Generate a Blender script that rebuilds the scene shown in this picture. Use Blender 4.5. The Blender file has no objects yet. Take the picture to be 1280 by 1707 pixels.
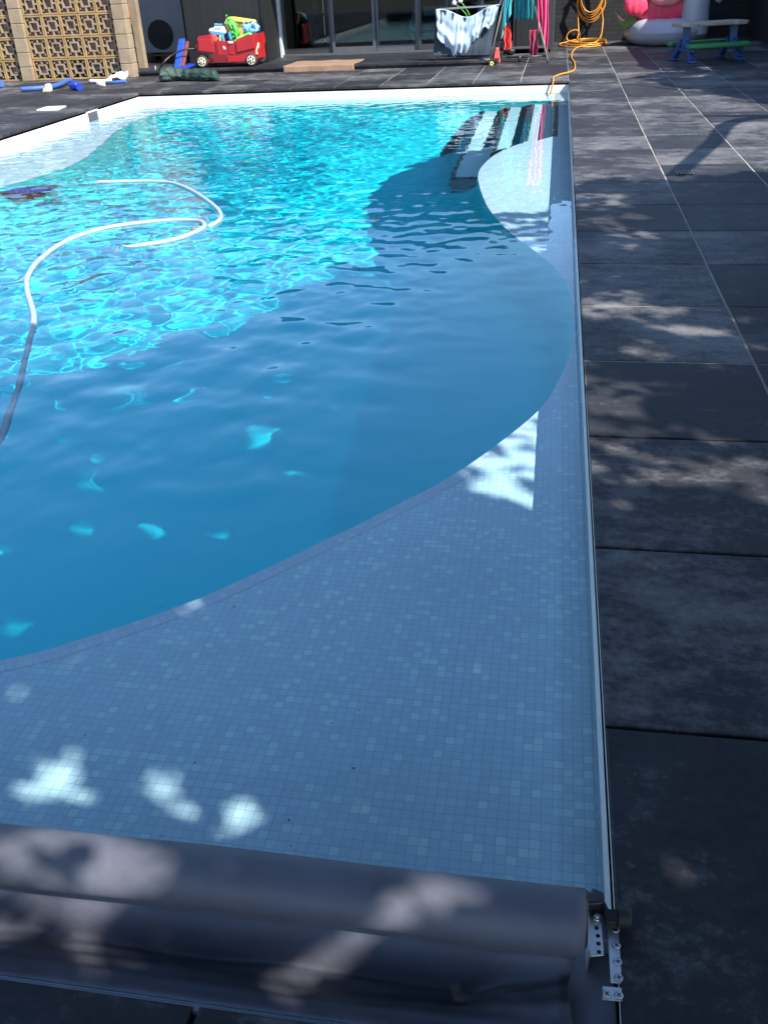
import bpy, bmesh, math, random
import numpy as np
from mathutils import Vector, Matrix, noise
from mathutils.geometry import tessellate_polygon

SC = bpy.context.scene
COL = SC.collection
rnd = random.Random(7)

# ------------------------------------------------------------------ camera
CAM = Vector((-0.1505, 0.0, 1.2745))
F_PX, YAW, TILT, ROLL = 1528.75, 0.19046, 0.53241, -0.0499
_f = Vector((-math.sin(YAW) * math.cos(TILT), math.cos(YAW) * math.cos(TILT), -math.sin(TILT)))
_r = Vector((math.cos(YAW), math.sin(YAW), 0))
_u = _r.cross(_f)
RIGHT = math.cos(ROLL) * _r + math.sin(ROLL) * _u
UP = -math.sin(ROLL) * _r + math.cos(ROLL) * _u
cd = bpy.data.cameras.new('camera')
co = bpy.data.objects.new('camera', cd); COL.objects.link(co); SC.camera = co
m3 = Matrix((RIGHT, UP, -_f)).transposed()
co.matrix_world = Matrix.Translation(CAM) @ m3.to_4x4()
cd.sensor_fit = 'VERTICAL'; cd.sensor_height = 24.0
cd.lens = 24.0 * F_PX / 1707.0
cd.clip_start = 0.05; cd.clip_end = 600

def ray(px, py):
    return _f + ((px - 640) / F_PX) * RIGHT - ((py - 853.5) / F_PX) * UP
def at(px, py, z=0.0):
    d = ray(px, py); t = (z - CAM.z) / d.z
    return CAM + d * t
def aty(px, py, Y):
    d = ray(px, py); t = (Y - CAM.y) / d.y
    return CAM + d * t

# ------------------------------------------------------------------ light
SX, SY = 0.8, -0.5                       # horizontal run of the sun ray per metre of height
SUN = Vector((SX, SY, 1.0)).normalized()
w = bpy.data.worlds.new("World"); SC.world = w; w.use_nodes = True
wn = w.node_tree.nodes
sky = wn.new('ShaderNodeTexSky'); sky.sky_type = 'NISHITA'; sky.sun_disc = False
sky.sun_elevation = math.asin(SUN.z); sky.sun_rotation = math.atan2(SX, SY)
sky.air_density = 1.0; sky.dust_density = 0.4; sky.ozone_density = 3.0
w.node_tree.links.new(sky.outputs[0], wn['Background'].inputs[0])
wn['Background'].inputs[1].default_value = 0.15
w.cycles.is_caustics_light = False
sl = bpy.data.lights.new('sun', 'SUN'); sl.energy = 4.9; sl.angle = math.radians(0.5)
sl.color = (1.0, 0.955, 0.88)
sl.cycles.is_caustics_light = True       # real refraction of the sun through the water surface
so = bpy.data.objects.new('sun', sl); COL.objects.link(so)
so.location = (8, -5, 10)
so.rotation_euler = (-SUN).to_track_quat('-Z', 'Y').to_euler()
vs = SC.view_settings
vs.view_transform = 'Standard'; vs.look = 'None'; vs.gamma = 1.0; vs.use_curve_mapping = False
vs.exposure = 1.32
SC.cycles.use_denoising = True
SC.cycles.max_bounces = 6; SC.cycles.diffuse_bounces = 1; SC.cycles.transmission_bounces = 8; SC.cycles.transparent_max_bounces = 8
SC.cycles.sample_clamp_indirect = 4.0

# ------------------------------------------------------------------ tools
def tag(o, label=None, cat=None, group=None, kind=None):
    if label: o['label'] = label
    if cat: o['category'] = cat
    if group: o['group'] = group
    if kind: o['kind'] = kind
    return o
def thing(name, label, cat, loc, group=None):
    o = bpy.data.objects.new(name, None); COL.objects.link(o)
    o.location = loc; o.empty_display_size = 0.1
    return tag(o, label, cat, group)

class MB:
    """collects world-space geometry; build() links it as one mesh object"""
    def __init__(s): s.v = []; s.f = []; s.sm = []; s.uv = None
    def add(s, vs_, fs, smooth=False):
        b = len(s.v); s.v += [tuple(v) for v in vs_]
        for f in fs: s.f.append(tuple(b + i for i in f)); s.sm.append(smooth)
    def box(s, x0, x1, y0, y1, z0, z1):
        s.add([(x0,y0,z0),(x1,y0,z0),(x1,y1,z0),(x0,y1,z0),(x0,y0,z1),(x1,y0,z1),(x1,y1,z1),(x0,y1,z1)],
              [(0,3,2,1),(4,5,6,7),(0,1,5,4),(1,2,6,5),(2,3,7,6),(3,0,4,7)])
    def obox(s, c, ax, ay, az):
        """oriented box: centre, three half-axis vectors"""
        c = Vector(c); ax = Vector(ax); ay = Vector(ay); az = Vector(az)
        P = [c + i*ax + j*ay + k*az for k in (-1,1) for i, j in ((-1,-1),(1,-1),(1,1),(-1,1))]
        s.add(P, [(0,3,2,1),(4,5,6,7),(0,1,5,4),(1,2,6,5),(2,3,7,6),(3,0,4,7)])
    def bar(s, a, b, wdt, h):
        a = Vector(a); b = Vector(b); d = (b - a)
        n = Vector((0,0,1)).cross(d)
        if n.length < 1e-5: n = Vector((1,0,0))
        n.normalize(); k = d.cross(n).normalized()
        s.obox((a+b)/2, d/2, n*wdt/2, k*h/2)
    def tube(s, pts, r, n=8, closed=False, smooth_path=0, caps=True):
        pts = [Vector(p) for p in pts]
        if smooth_path: pts = catmull(pts, smooth_path, closed)
        m = len(pts); rr = r if isinstance(r, (list, tuple)) else [r]*m
        if len(rr) != m: rr = [float(q) for q in np.interp(np.linspace(0,1,m), np.linspace(0,1,len(rr)), rr)]
        V = []; ref = None
        for i, p in enumerate(pts):
            if closed: t = pts[(i+1) % m] - pts[i-1]
            else: t = pts[min(i+1, m-1)] - pts[max(i-1, 0)]
            if t.length < 1e-9: t = Vector((0,0,1))
            t.normalize()
            if ref is None:
                ref = t.orthogonal().normalized()
            ref = (ref - t*ref.dot(t))
            if ref.length < 1e-6: ref = t.orthogonal()
            ref.normalize(); b = t.cross(ref)
            for k in range(n):
                a = 2*math.pi*k/n
                V.append(p + rr[i]*(math.cos(a)*ref + math.sin(a)*b))
        Fc = []
        for i in range(m if closed else m-1):
            j = (i+1) % m
            for k in range(n):
                l = (k+1) % n
                Fc.append((i*n+k, i*n+l, j*n+l, j*n+k))
        s.add(V, Fc, True)
        if not closed and caps:
            b0 = len(s.v) - len(V)
            s.f.append(tuple(b0 + k for k in reversed(range(n)))); s.sm.append(False)
            s.f.append(tuple(b0 + (m-1)*n + k for k in range(n))); s.sm.append(False)
    def disc(s, c, axis, r, depth, n=20, r2=None):
        a = Vector(axis).normalized()
        s.tube([Vector(c) - a*depth/2, Vector(c) + a*depth/2], [r, r2 if r2 is not None else r], n)
    def grid(s, fn, nu, nv, smooth=True, wrap_u=False):
        V = [fn(i/(nu if wrap_u else nu-1), j/(nv-1)) for j in range(nv) for i in range(nu)]
        Fc = []
        for j in range(nv-1):
            for i in range(nu if wrap_u else nu-1):
                k = (i+1) % nu
                Fc.append((j*nu+i, j*nu+k, (j+1)*nu+k, (j+1)*nu+i))
        s.add(V, Fc, smooth)
    def prism(s, poly, origin, ux, uy, uz, depth):
        """2D polygon extruded along uz by depth"""
        o = Vector(origin); ux = Vector(ux); uy = Vector(uy); uz = Vector(uz)
        n = len(poly)
        A = [o + ux*p[0] + uy*p[1] for p in poly]; B = [p + uz*depth for p in A]
        tri = tessellate_polygon([[Vector((p[0], p[1], 0)) for p in poly]])
        Fc = [tuple(reversed(t)) for t in tri] + [tuple(n+i for i in t) for t in tri]
        Fc += [(i, (i+1) % n, n + (i+1) % n, n+i) for i in range(n)]
        s.add(A + B, Fc)
    def blob(s, c, rx, ry, rz, seed=0, amp=0.0, fr=3.0, nu=20, nv=12):
        c = Vector(c)
        def fn(u, v):
            a = 2*math.pi*u; b = math.pi*(v*0.998+0.001) - math.pi/2
            d = Vector((math.cos(b)*math.cos(a), math.cos(b)*math.sin(a), math.sin(b)))
            q = 1 + amp*noise.noise(d*fr + Vector((seed*3.1, seed*1.7, seed)))
            return c + Vector((d.x*rx, d.y*ry, d.z*rz))*q
        s.grid(fn, nu, nv, True, True)
    def build(s, name, mat, parent=None, origin=None, bevel=0, solid=0, sub=0):
        me = bpy.data.meshes.new(name)
        off = Vector(parent.location) if parent is not None and parent.type == 'EMPTY' else None
        if parent is not None and off is None: off = Vector(parent.get('_org', (0,0,0)))
        if parent is None:
            if origin is None:
                V = np.array(s.v); origin = (float((V[:,0].min()+V[:,0].max())/2), float((V[:,1].min()+V[:,1].max())/2), float(V[:,2].min()))
            off = Vector(origin)
        me.from_pydata([(v[0]-off.x, v[1]-off.y, v[2]-off.z) for v in s.v], [], s.f)
        me.polygons.foreach_set('use_smooth', s.sm)
        bm = bmesh.new(); bm.from_mesh(me); bmesh.ops.recalc_face_normals(bm, faces=bm.faces); bm.to_mesh(me); bm.free()
        me.materials.append(mat)
        o = bpy.data.objects.new(name, me); COL.objects.link(o)
        if parent is not None: o.parent = parent; ORG[o.name] = off
        else: o.location = off; ORG[o.name] = off
        if parent is not None and parent.type == 'MESH':
            # parent mesh keeps its own origin
            po = ORG[parent.name]
            for v in me.vertices: v.co += off - po
            ORG[o.name] = po
        if bevel:
            b = o.modifiers.new('bevel', 'BEVEL'); b.width = bevel; b.segments = 2; b.limit_method = 'ANGLE'
        if solid:
            q = o.modifiers.new('solid', 'SOLIDIFY'); q.thickness = solid
        if sub:
            q = o.modifiers.new('sub', 'SUBSURF'); q.levels = sub; q.render_levels = sub
        return o
ORG = {}

def catmull(P, k, closed=False):
    out = []; n = len(P)
    for i in range(n if closed else n-1):
        p1, p2 = P[i], P[(i+1) % n]
        p0 = P[i-1] if (i > 0 or closed) else p1
        p3 = P[(i+2) % n] if (i+2 < n or closed) else p2
        for j in range(k):
            t = j/k
            out.append(0.5*((2*p1) + (p2-p0)*t + (2*p0-5*p1+4*p2-p3)*t*t + (3*p1-p0-3*p2+p3)*t**3))
    if not closed: out.append(P[-1])
    return out

# ------------------------------------------------------------------ materials
def new_mat(name):
    m = bpy.data.materials.new(name); m.use_nodes = True
    nt = m.node_tree
    return m, nt, nt.nodes['Principled BSDF']
def nd(nt, t, **kw):
    n = nt.nodes.new(t)
    for k, v in kw.items(): setattr(n, k, v)
    return n
def L(nt, a, b): nt.links.new(a, b)
def ramp(nt, fac, stops):
    r = nd(nt, 'ShaderNodeValToRGB'); e = r.color_ramp.elements
    e[0].position, e[0].color = stops[0][0], (*stops[0][1], 1)
    e[1].position, e[1].color = stops[-1][0], (*stops[-1][1], 1)
    for p, c in stops[1:-1]:
        q = e.new(p); q.color = (*c, 1)
    L(nt, fac, r.inputs[0]); return r.outputs[0]
def math_(nt, op, a, b=None, c=None):
    n = nd(nt, 'ShaderNodeMath', operation=op)
    for i, x in enumerate((a, b, c)):
        if x is None: continue
        if isinstance(x, (int, float)): n.inputs[i].default_value = x
        else: L(nt, x, n.inputs[i])
    return n.outputs[0]
def pos(nt, scale=(1,1,1)):
    g = nd(nt, 'ShaderNodeNewGeometry')
    mp = nd(nt, 'ShaderNodeMapping'); mp.inputs['Scale'].default_value = scale
    L(nt, g.outputs['Position'], mp.inputs[0]); return mp.outputs[0]
def nz(nt, vec, sc, det=4, rough=0.55):
    n = nd(nt, 'ShaderNodeTexNoise'); n.inputs['Scale'].default_value = sc
    n.inputs['Detail'].default_value = det; n.inputs['Roughness'].default_value = rough
    if vec is not None: L(nt, vec, n.inputs['Vector'])
    return n.outputs['Fac']
def bump(nt, h, strength, dist, bsdf):
    b = nd(nt, 'ShaderNodeBump'); b.inputs['Strength'].default_value = strength; b.inputs['Distance'].default_value = dist
    L(nt, h, b.inputs['Height']); L(nt, b.outputs[0], bsdf.inputs['Normal'])

def M(name, c, rough=0.5, var=0.15, sc=8.0, bmp=0.1, metal=0.0, spec=0.5, stretch=(1,1,1), bdist=0.004, sheen=0):
    m, nt, b = new_mat(name)
    n = nz(nt, pos(nt, stretch), sc)
    lo = tuple(x*(1-var) for x in c); hi = tuple(min(1, x*(1+var)) for x in c)
    L(nt, ramp(nt, n, [(0.3, lo), (0.7, hi)]), b.inputs['Base Color'])
    b.inputs['Roughness'].default_value = rough; b.inputs['Metallic'].default_value = metal
    b.inputs['Specular IOR Level'].default_value = spec
    if sheen: b.inputs['Sheen Weight'].default_value = sheen
    if bmp: bump(nt, nz(nt, pos(nt, stretch), sc*6), bmp, bdist, b)
    return m

def mosaic(name, ux, uy, tile=0.0215, tint=(0.64, 0.83, 0.91), grout=(0.40, 0.61, 0.66), use_uv=False, contrast=1.0, dark=None):
    """small square glass tiles; ux/uy pick the two world axes that span the surface"""
    m, nt, b = new_mat(name)
    if use_uv:
        t = nd(nt, 'ShaderNodeUVMap'); vec = t.outputs[0]
    else:
        vec = nd(nt, 'ShaderNodeNewGeometry').outputs['Position']
    # tiny wander so that sheets are not ruler-straight
    wob = nd(nt, 'ShaderNodeTexNoise'); wob.inputs['Scale'].default_value = 3.0
    L(nt, vec, wob.inputs['Vector'])
    wv = nd(nt, 'ShaderNodeVectorMath', operation='SCALE'); L(nt, wob.outputs['Color'], wv.inputs[0]); wv.inputs['Scale'].default_value = 0.008
    av = nd(nt, 'ShaderNodeVectorMath', operation='ADD'); L(nt, vec, av.inputs[0]); L(nt, wv.outputs[0], av.inputs[1])
    sp = nd(nt, 'ShaderNodeSeparateXYZ'); L(nt, av.outputs[0], sp.inputs[0])
    a = math_(nt, 'DIVIDE', sp.outputs[ux], tile); c = math_(nt, 'DIVIDE', sp.outputs[uy], tile)
    fa = math_(nt, 'FRACT', a); fc = math_(nt, 'FRACT', c)
    ea = math_(nt, 'ABSOLUTE', math_(nt, 'SUBTRACT', fa, 0.5)); ec = math_(nt, 'ABSOLUTE', math_(nt, 'SUBTRACT', fc, 0.5))
    e = math_(nt, 'MAXIMUM', ea, ec)                       # .5 at the joint
    ia = math_(nt, 'FLOOR', a); ic = math_(nt, 'FLOOR', c)
    cb = nd(nt, 'ShaderNodeCombineXYZ'); L(nt, ia, cb.inputs[0]); L(nt, ic, cb.inputs[1])
    wh = nd(nt, 'ShaderNodeTexWhiteNoise'); wh.noise_dimensions = '3D'; L(nt, cb.outputs[0], wh.inputs['Vector'])
    # sheet joints every 15 tiles are a touch wider
    sa = math_(nt, 'ABSOLUTE', math_(nt, 'SUBTRACT', math_(nt, 'FRACT', math_(nt, 'DIVIDE', a, 15.0)), 0.5))
    sc_ = math_(nt, 'ABSOLUTE', math_(nt, 'SUBTRACT', math_(nt, 'FRACT', math_(nt, 'DIVIDE', c, 15.0)), 0.5))
    se = math_(nt, 'MAXIMUM', sa, sc_)
    wide = math_(nt, 'GREATER_THAN', se, 0.492)
    thr = math_(nt, 'SUBTRACT', 0.452, math_(nt, 'MULTIPLY', wide, 0.012))
    g = nd(nt, 'ShaderNodeMapRange'); g.inputs['From Min'].default_value = 0; g.inputs['From Max'].default_value = 0.025
    L(nt, math_(nt, 'SUBTRACT', e, thr), g.inputs['Value'])
    if dark: st = dark
    else:
        k = contrast
        st = [(0.0, tuple(x*(1-0.09*k) for x in tint)), (0.5, tuple(x*(1-0.05*k) for x in tint)), (0.86, tint), (0.90, tuple(min(.92, x*(1+.11*k)) for x in tint)), (1.0, tuple(min(.95, x*(1+.15*k)) for x in tint))]
    col = ramp(nt, wh.outputs['Value'], st)
    if not dark:
        dirt = nz(nt, vec, 2.2, 5)
        dm = nd(nt, 'ShaderNodeMixRGB', blend_type='MULTIPLY'); dm.inputs[0].default_value = 1
        L(nt, col, dm.inputs[1]); L(nt, ramp(nt, dirt, [(0.3, (0.9, 0.92, 0.92)), (0.7, (1, 1, 1))]), dm.inputs[2]); col = dm.outputs[0]
    mx = nd(nt, 'ShaderNodeMixRGB'); L(nt, g.outputs[0], mx.inputs[0]); L(nt, col, mx.inputs[1]); mx.inputs[2].default_value = (*grout, 1)
    L(nt, mx.outputs[0], b.inputs['Base Color'])
    b.inputs['Roughness'].default_value = 0.25
    bump(nt, math_(nt, 'SUBTRACT', 1.0, g.outputs[0]), 0.35, 0.0012, b)
    return m

def slab_mat():
    m, nt, b = new_mat('slate_slab')
    at_ = nd(nt, 'ShaderNodeAttribute', attribute_name='tone')
    p = pos(nt)
    n1 = nz(nt, p, 1.6, 6, 0.6); n2 = nz(nt, pos(nt, (1.0, 1.7, 1)), 6.5, 8, 0.7); n3 = nz(nt, p, 45, 6, 0.7)
    s = math_(nt, 'ADD', math_(nt, 'MULTIPLY', n1, 0.45), math_(nt, 'MULTIPLY_ADD', n2, 0.42, 0.065))
    s = math_(nt, 'ADD', s, math_(nt, 'MULTIPLY', math_(nt, 'SUBTRACT', at_.outputs['Fac'], 0.5), 0.13))
    s = math_(nt, 'ADD', s, math_(nt, 'MULTIPLY', math_(nt, 'SUBTRACT', n3, 0.5), 0.22))
    col = ramp(nt, s, [(0.30, (0.009, 0.010, 0.013)), (0.49, (0.027, 0.027, 0.031)), (0.59, (0.092, 0.090, 0.092)), (0.78, (0.20, 0.195, 0.20))])
    # pale scuffs and dried splashes
    sc = ramp(nt, nz(nt, p, 7.5, 8, 0.72), [(0.64, (0, 0, 0)), (0.76, (1, 1, 1))])
    sf = nd(nt, 'ShaderNodeMixRGB'); L(nt, math_(nt, 'MULTIPLY', sc, 0.5), sf.inputs[0]); L(nt, col, sf.inputs[1]); sf.inputs[2].default_value = (0.27, 0.26, 0.25, 1)
    L(nt, sf.outputs[0], b.inputs['Base Color'])
    L(nt, math_(nt, 'ADD', 0.44, math_(nt, 'MULTIPLY', n2, 0.25)), b.inputs['Roughness'])
    b.inputs['Specular IOR Level'].default_value = 0.12
    bump(nt, math_(nt, 'ADD', n3, math_(nt, 'MULTIPLY', n2, 0.8)), 0.45, 0.003, b)
    return m

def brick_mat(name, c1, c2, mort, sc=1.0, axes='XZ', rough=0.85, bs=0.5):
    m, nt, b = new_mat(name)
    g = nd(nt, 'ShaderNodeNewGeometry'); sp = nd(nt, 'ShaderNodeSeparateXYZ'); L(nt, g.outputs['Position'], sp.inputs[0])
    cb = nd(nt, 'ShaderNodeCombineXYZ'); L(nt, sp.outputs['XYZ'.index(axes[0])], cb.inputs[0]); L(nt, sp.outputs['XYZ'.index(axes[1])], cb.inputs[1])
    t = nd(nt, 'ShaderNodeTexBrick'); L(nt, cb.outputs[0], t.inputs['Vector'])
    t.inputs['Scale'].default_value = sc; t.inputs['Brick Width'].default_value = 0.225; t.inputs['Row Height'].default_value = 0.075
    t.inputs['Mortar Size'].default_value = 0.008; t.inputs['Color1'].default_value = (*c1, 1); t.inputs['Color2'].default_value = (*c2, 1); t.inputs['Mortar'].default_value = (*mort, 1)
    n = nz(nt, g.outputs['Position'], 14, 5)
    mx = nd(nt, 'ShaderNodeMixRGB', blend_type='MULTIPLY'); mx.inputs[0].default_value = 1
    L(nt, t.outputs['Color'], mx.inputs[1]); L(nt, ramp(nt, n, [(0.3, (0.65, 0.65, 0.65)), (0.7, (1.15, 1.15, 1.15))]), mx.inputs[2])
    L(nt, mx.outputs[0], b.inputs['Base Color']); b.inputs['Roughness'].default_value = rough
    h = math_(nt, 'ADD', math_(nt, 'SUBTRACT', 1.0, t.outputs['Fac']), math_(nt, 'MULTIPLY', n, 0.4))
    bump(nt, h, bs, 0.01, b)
    return m

def plank_mat(name, c, board=0.14, axis='X', rough=0.6, gap_dark=0.15):
    m, nt, b = new_mat(name)
    g = nd(nt, 'ShaderNodeNewGeometry'); sp = nd(nt, 'ShaderNodeSeparateXYZ'); L(nt, g.outputs['Position'], sp.inputs[0])
    a = math_(nt, 'DIVIDE', sp.outputs['XYZ'.index(axis)], board)
    e = math_(nt, 'ABSOLUTE', math_(nt, 'SUBTRACT', math_(nt, 'FRACT', a), 0.5))
    gp = math_(nt, 'GREATER_THAN', e, 0.46)
    wh = nd(nt, 'ShaderNodeTexWhiteNoise'); wh.noise_dimensions = '1D'; L(nt, math_(nt, 'FLOOR', a), wh.inputs['W'])
    st = (12, 12, 0.7) if axis != 'Z' else (0.7, 0.7, 14)
    n = nz(nt, pos(nt, st), 4, 6, 0.65)
    v = math_(nt, 'ADD', math_(nt, 'MULTIPLY', wh.outputs['Value'], 0.4), math_(nt, 'MULTIPLY', n, 0.6))
    col = ramp(nt, v, [(0.2, tuple(x*0.6 for x in c)), (0.8, tuple(x*1.4 for x in c))])
    mx = nd(nt, 'ShaderNodeMixRGB'); L(nt, gp, mx.inputs[0]); L(nt, col, mx.inputs[1]); mx.inputs[2].default_value = tuple(x*gap_dark for x in c) + (1,)
    L(nt, mx.outputs[0], b.inputs['Base Color']); b.inputs['Roughness'].default_value = rough
    bump(nt, math_(nt, 'SUBTRACT', math_(nt, 'MULTIPLY', n, 0.3), gp), 0.6, 0.008, b)
    return m

def cloth(name, c, var=0.12, sc=5, rough=0.9):
    m, nt, b = new_mat(name)
    n = nz(nt, pos(nt), sc, 5)
    L(nt, ramp(nt, n, [(0.3, tuple(x*(1-var) for x in c)), (0.7, tuple(min(1, x*(1+var)) for x in c))]), b.inputs['Base Color'])
    b.inputs['Roughness'].default_value = rough; b.inputs['Sheen Weight'].default_value = 0.15
    bump(nt, nz(nt, pos(nt), 220, 2), 0.15, 0.002, b)
    return m

MT = {
 'slab': slab_mat(),
 'grout': M('sandy_grout', (0.22, 0.20, 0.17), 0.9, 0.35, 3.0, 0.3),
 'dirt_joint': M('dark_joint', (0.035, 0.035, 0.04), 0.95, 0.4, 12, 0.3),
 'soil': M('packed_earth', (0.10, 0.085, 0.06), 0.95, 0.4, 1.5, 0.4),
 'tile_floor': mosaic('mosaic_shelf', 0, 1),
 'tile_wx': mosaic('mosaic_wall_far', 0, 2, tint=(0.80, 0.79, 0.74), grout=(0.5, 0.54, 0.51), contrast=0.7),
 'tile_wy': mosaic('mosaic_wall_side', 1, 2, tint=(0.80, 0.80, 0.76), grout=(0.5, 0.58, 0.57), contrast=0.7),
 'tile_rim': mosaic('mosaic_rim', 0, 1, use_uv=True, tint=(0.64, 0.76, 0.84), grout=(0.5, 0.63, 0.70), contrast=0.7),
 'step_face': M('pale_step_plaster', (0.50, 0.76, 0.80), 0.5, 0.06, 3, 0.1),
 'nosing': mosaic('dark_step_mosaic', 0, 1, tile=0.025, grout=(0.05, 0.08, 0.09), dark=[(0, (0.006, 0.012, 0.02)), (0.6, (0.015, 0.03, 0.045)), (0.75, (0.10, 0.19, 0.20)), (1, (0.16, 0.26, 0.26))]),
 'fabric': M('pool_cover_fabric', (0.070, 0.073, 0.095), 0.62, 0.22, 7, 0.35, bdist=0.003),
 'galv': M('galvanised_plate', (0.55, 0.56, 0.58), 0.42, 0.12, 40, 0.15, metal=0.85),
 'screw': M('screw_steel', (0.42, 0.43, 0.45), 0.35, 0.2, 60, 0.0, metal=1.0),
 'hole': M('hole_dark', (0.006, 0.006, 0.008), 0.9, 0.1, 5, 0),
 'blackplastic': M('black_plastic', (0.012, 0.012, 0.014), 0.45, 0.2, 20, 0.1),
 'track': M('grey_track', (0.14, 0.145, 0.175), 0.55, 0.15, 10, 0.15),
 'clad': plank_mat('dark_stained_boards', (0.006, 0.0065, 0.007), 0.125, 'X'),
 'clad_y': plank_mat('dark_stained_boards_side', (0.006, 0.0065, 0.007), 0.125, 'Y'),
 'orange_wood': plank_mat('cedar_slats', (0.50, 0.22, 0.075), 0.062, 'Z', 0.6, 0.25),
 'alu': M('grey_aluminium', (0.085, 0.09, 0.10), 0.45, 0.1, 10, 0.05, metal=0.3),
 'alu_dark': M('dark_aluminium', (0.03, 0.03, 0.033), 0.4, 0.1, 10, 0.05),
 'trim': M('pale_trim', (0.5, 0.52, 0.55), 0.6, 0.15, 10, 0.1),
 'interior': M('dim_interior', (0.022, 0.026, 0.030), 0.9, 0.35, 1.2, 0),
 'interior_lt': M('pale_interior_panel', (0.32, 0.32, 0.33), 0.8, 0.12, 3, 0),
 'roof': M('roof_felt', (0.07, 0.07, 0.075), 0.9, 0.2, 4, 0.3),
 'blackbrick': brick_mat('black_painted_brick', (0.007, 0.0075, 0.009), (0.014, 0.014, 0.016), (0.004, 0.004, 0.005)),
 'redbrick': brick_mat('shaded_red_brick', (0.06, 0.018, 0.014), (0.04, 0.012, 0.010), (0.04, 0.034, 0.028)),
 'block': M('cast_block_concrete', (0.22, 0.17, 0.115), 0.9, 0.22, 6, 0.5),
 'block_edge': M('cast_block_mortar', (0.28, 0.18, 0.075), 0.9, 0.22, 9, 0.5),
 'pier': M('pier_block_concrete', (0.23, 0.175, 0.115), 0.9, 0.2, 5, 0.5),
 'acwhite': M('unit_enamel', (0.17, 0.18, 0.19), 0.5, 0.08, 4, 0.05),
 'black': M('matte_black', (0.008, 0.008, 0.009), 0.7, 0.2, 10, 0),
 'red': M('red_moulded_plastic', (0.32, 0.010, 0.014), 0.42, 0.1, 5, 0.08),
 'red_dk': M('dark_red_plastic', (0.14, 0.006, 0.008), 0.45, 0.12, 5, 0.08),
 'coral': M('coral_plastic', (0.78, 0.10, 0.08), 0.45, 0.08, 6, 0.05),
 'cream': M('cream_plastic', (0.50, 0.45, 0.33), 0.5, 0.08, 10, 0.05),
 'tyre': M('grey_black_tyre', (0.022, 0.022, 0.026), 0.65, 0.2, 20, 0.2),
 'yellow': M('yellow_plastic', (0.55, 0.40, 0.09), 0.45, 0.08, 8, 0.05),
 'green': M('green_plastic', (0.05, 0.44, 0.05), 0.42, 0.25, 30, 0.2),
 'lime': M('lime_plastic', (0.22, 0.60, 0.10), 0.45, 0.1, 9, 0.05),
 'skyblue': M('sky_blue_plastic', (0.06, 0.26, 0.52), 0.4, 0.1, 9, 0.05),
 'white': M('white_plastic', (0.60, 0.61, 0.63), 0.45, 0.05, 9, 0.05),
 'paper': M('white_sheet', (0.82, 0.82, 0.80), 0.7, 0.03, 9, 0.02),
 'navy': M('navy_plastic', (0.008, 0.030, 0.26), 0.4, 0.2, 12, 0.05),
 'boardblue': M('blue_foam', (0.010, 0.045, 0.28), 0.55, 0.25, 25, 0.25),
 'noodle': M('blue_pool_noodle', (0.03, 0.085, 0.28), 0.6, 0.12, 14, 0.2),
 'brown': M('red_brown_foam', (0.13, 0.03, 0.02), 0.6, 0.2, 14, 0.2),
 'tarp': M('dark_green_tarp', (0.013, 0.036, 0.025), 0.55, 0.3, 14, 0.5, bdist=0.02),
 'matfab': None,
 'sheet': cloth('pale_blue_sheet', (0.30, 0.40, 0.50), 0.06, 3),
 'teal': cloth('teal_towel', (0.015, 0.26, 0.30), 0.2, 6),
 'pink': cloth('pink_towel', (0.66, 0.035, 0.14), 0.15, 5),
 'maroon': cloth('maroon_cloth', (0.22, 0.018, 0.06), 0.2, 5),
 'greencloth': cloth('green_cloth', (0.02, 0.16, 0.06), 0.3, 8),
 'redcloth': cloth('red_cloth', (0.62, 0.035, 0.03), 0.15, 8),
 'pole': M('brushed_steel_pole', (0.50, 0.48, 0.44), 0.4, 0.1, 20, 0.05, metal=0.5),
 'hose': M('orange_yellow_hose', (0.55, 0.22, 0.02), 0.42, 0.12, 18, 0.1),
 'vinyl': M('white_vinyl', (0.34, 0.33, 0.38), 0.38, 0.05, 4, 0.12, bdist=0.01),
 'pinkvinyl': M('pink_vinyl', (0.82, 0.055, 0.12), 0.36, 0.12, 5, 0.12, bdist=0.01),
 'palepink': M('pale_pink_vinyl', (0.86, 0.26, 0.26), 0.36, 0.1, 5, 0.1),
 'melon': M('green_vinyl', (0.11, 0.16, 0.03), 0.42, 0.2, 7, 0.1),
 'tblue': M('table_blue_plastic', (0.008, 0.045, 0.16), 0.5, 0.12, 8, 0.08),
 'tgreen': M('table_green_plastic', (0.018, 0.16, 0.05), 0.5, 0.1, 8, 0.08),
 'ttop': M('table_beige_plastic', (0.26, 0.22, 0.17), 0.5, 0.1, 8, 0.08),
 'vachose': M('pale_vacuum_hose', (0.27, 0.33, 0.36), 0.45, 0.06, 10, 0.05),
 'bark': M('tree_bark', (0.10, 0.075, 0.05), 0.9, 0.35, 9, 0.8, stretch=(1,1,0.25)),
 'stem': M('green_stem', (0.10, 0.34, 0.03), 0.6, 0.2, 10, 0.1),
 'shed': plank_mat('shed_boards', (0.012, 0.013, 0.016), 0.15, 'Y'),
}
def leaf_mat():
    m, nt, b = new_mat('tree_leaf')
    n = nz(nt, pos(nt), 1.7, 4)
    L(nt, ramp(nt, n, [(0.3, (0.03, 0.07, 0.018)), (0.7, (0.075, 0.13, 0.03))]), b.inputs['Base Color'])
    b.inputs['Roughness'].default_value = 0.55
    return m
MT['leaf'] = leaf_mat()
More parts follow.
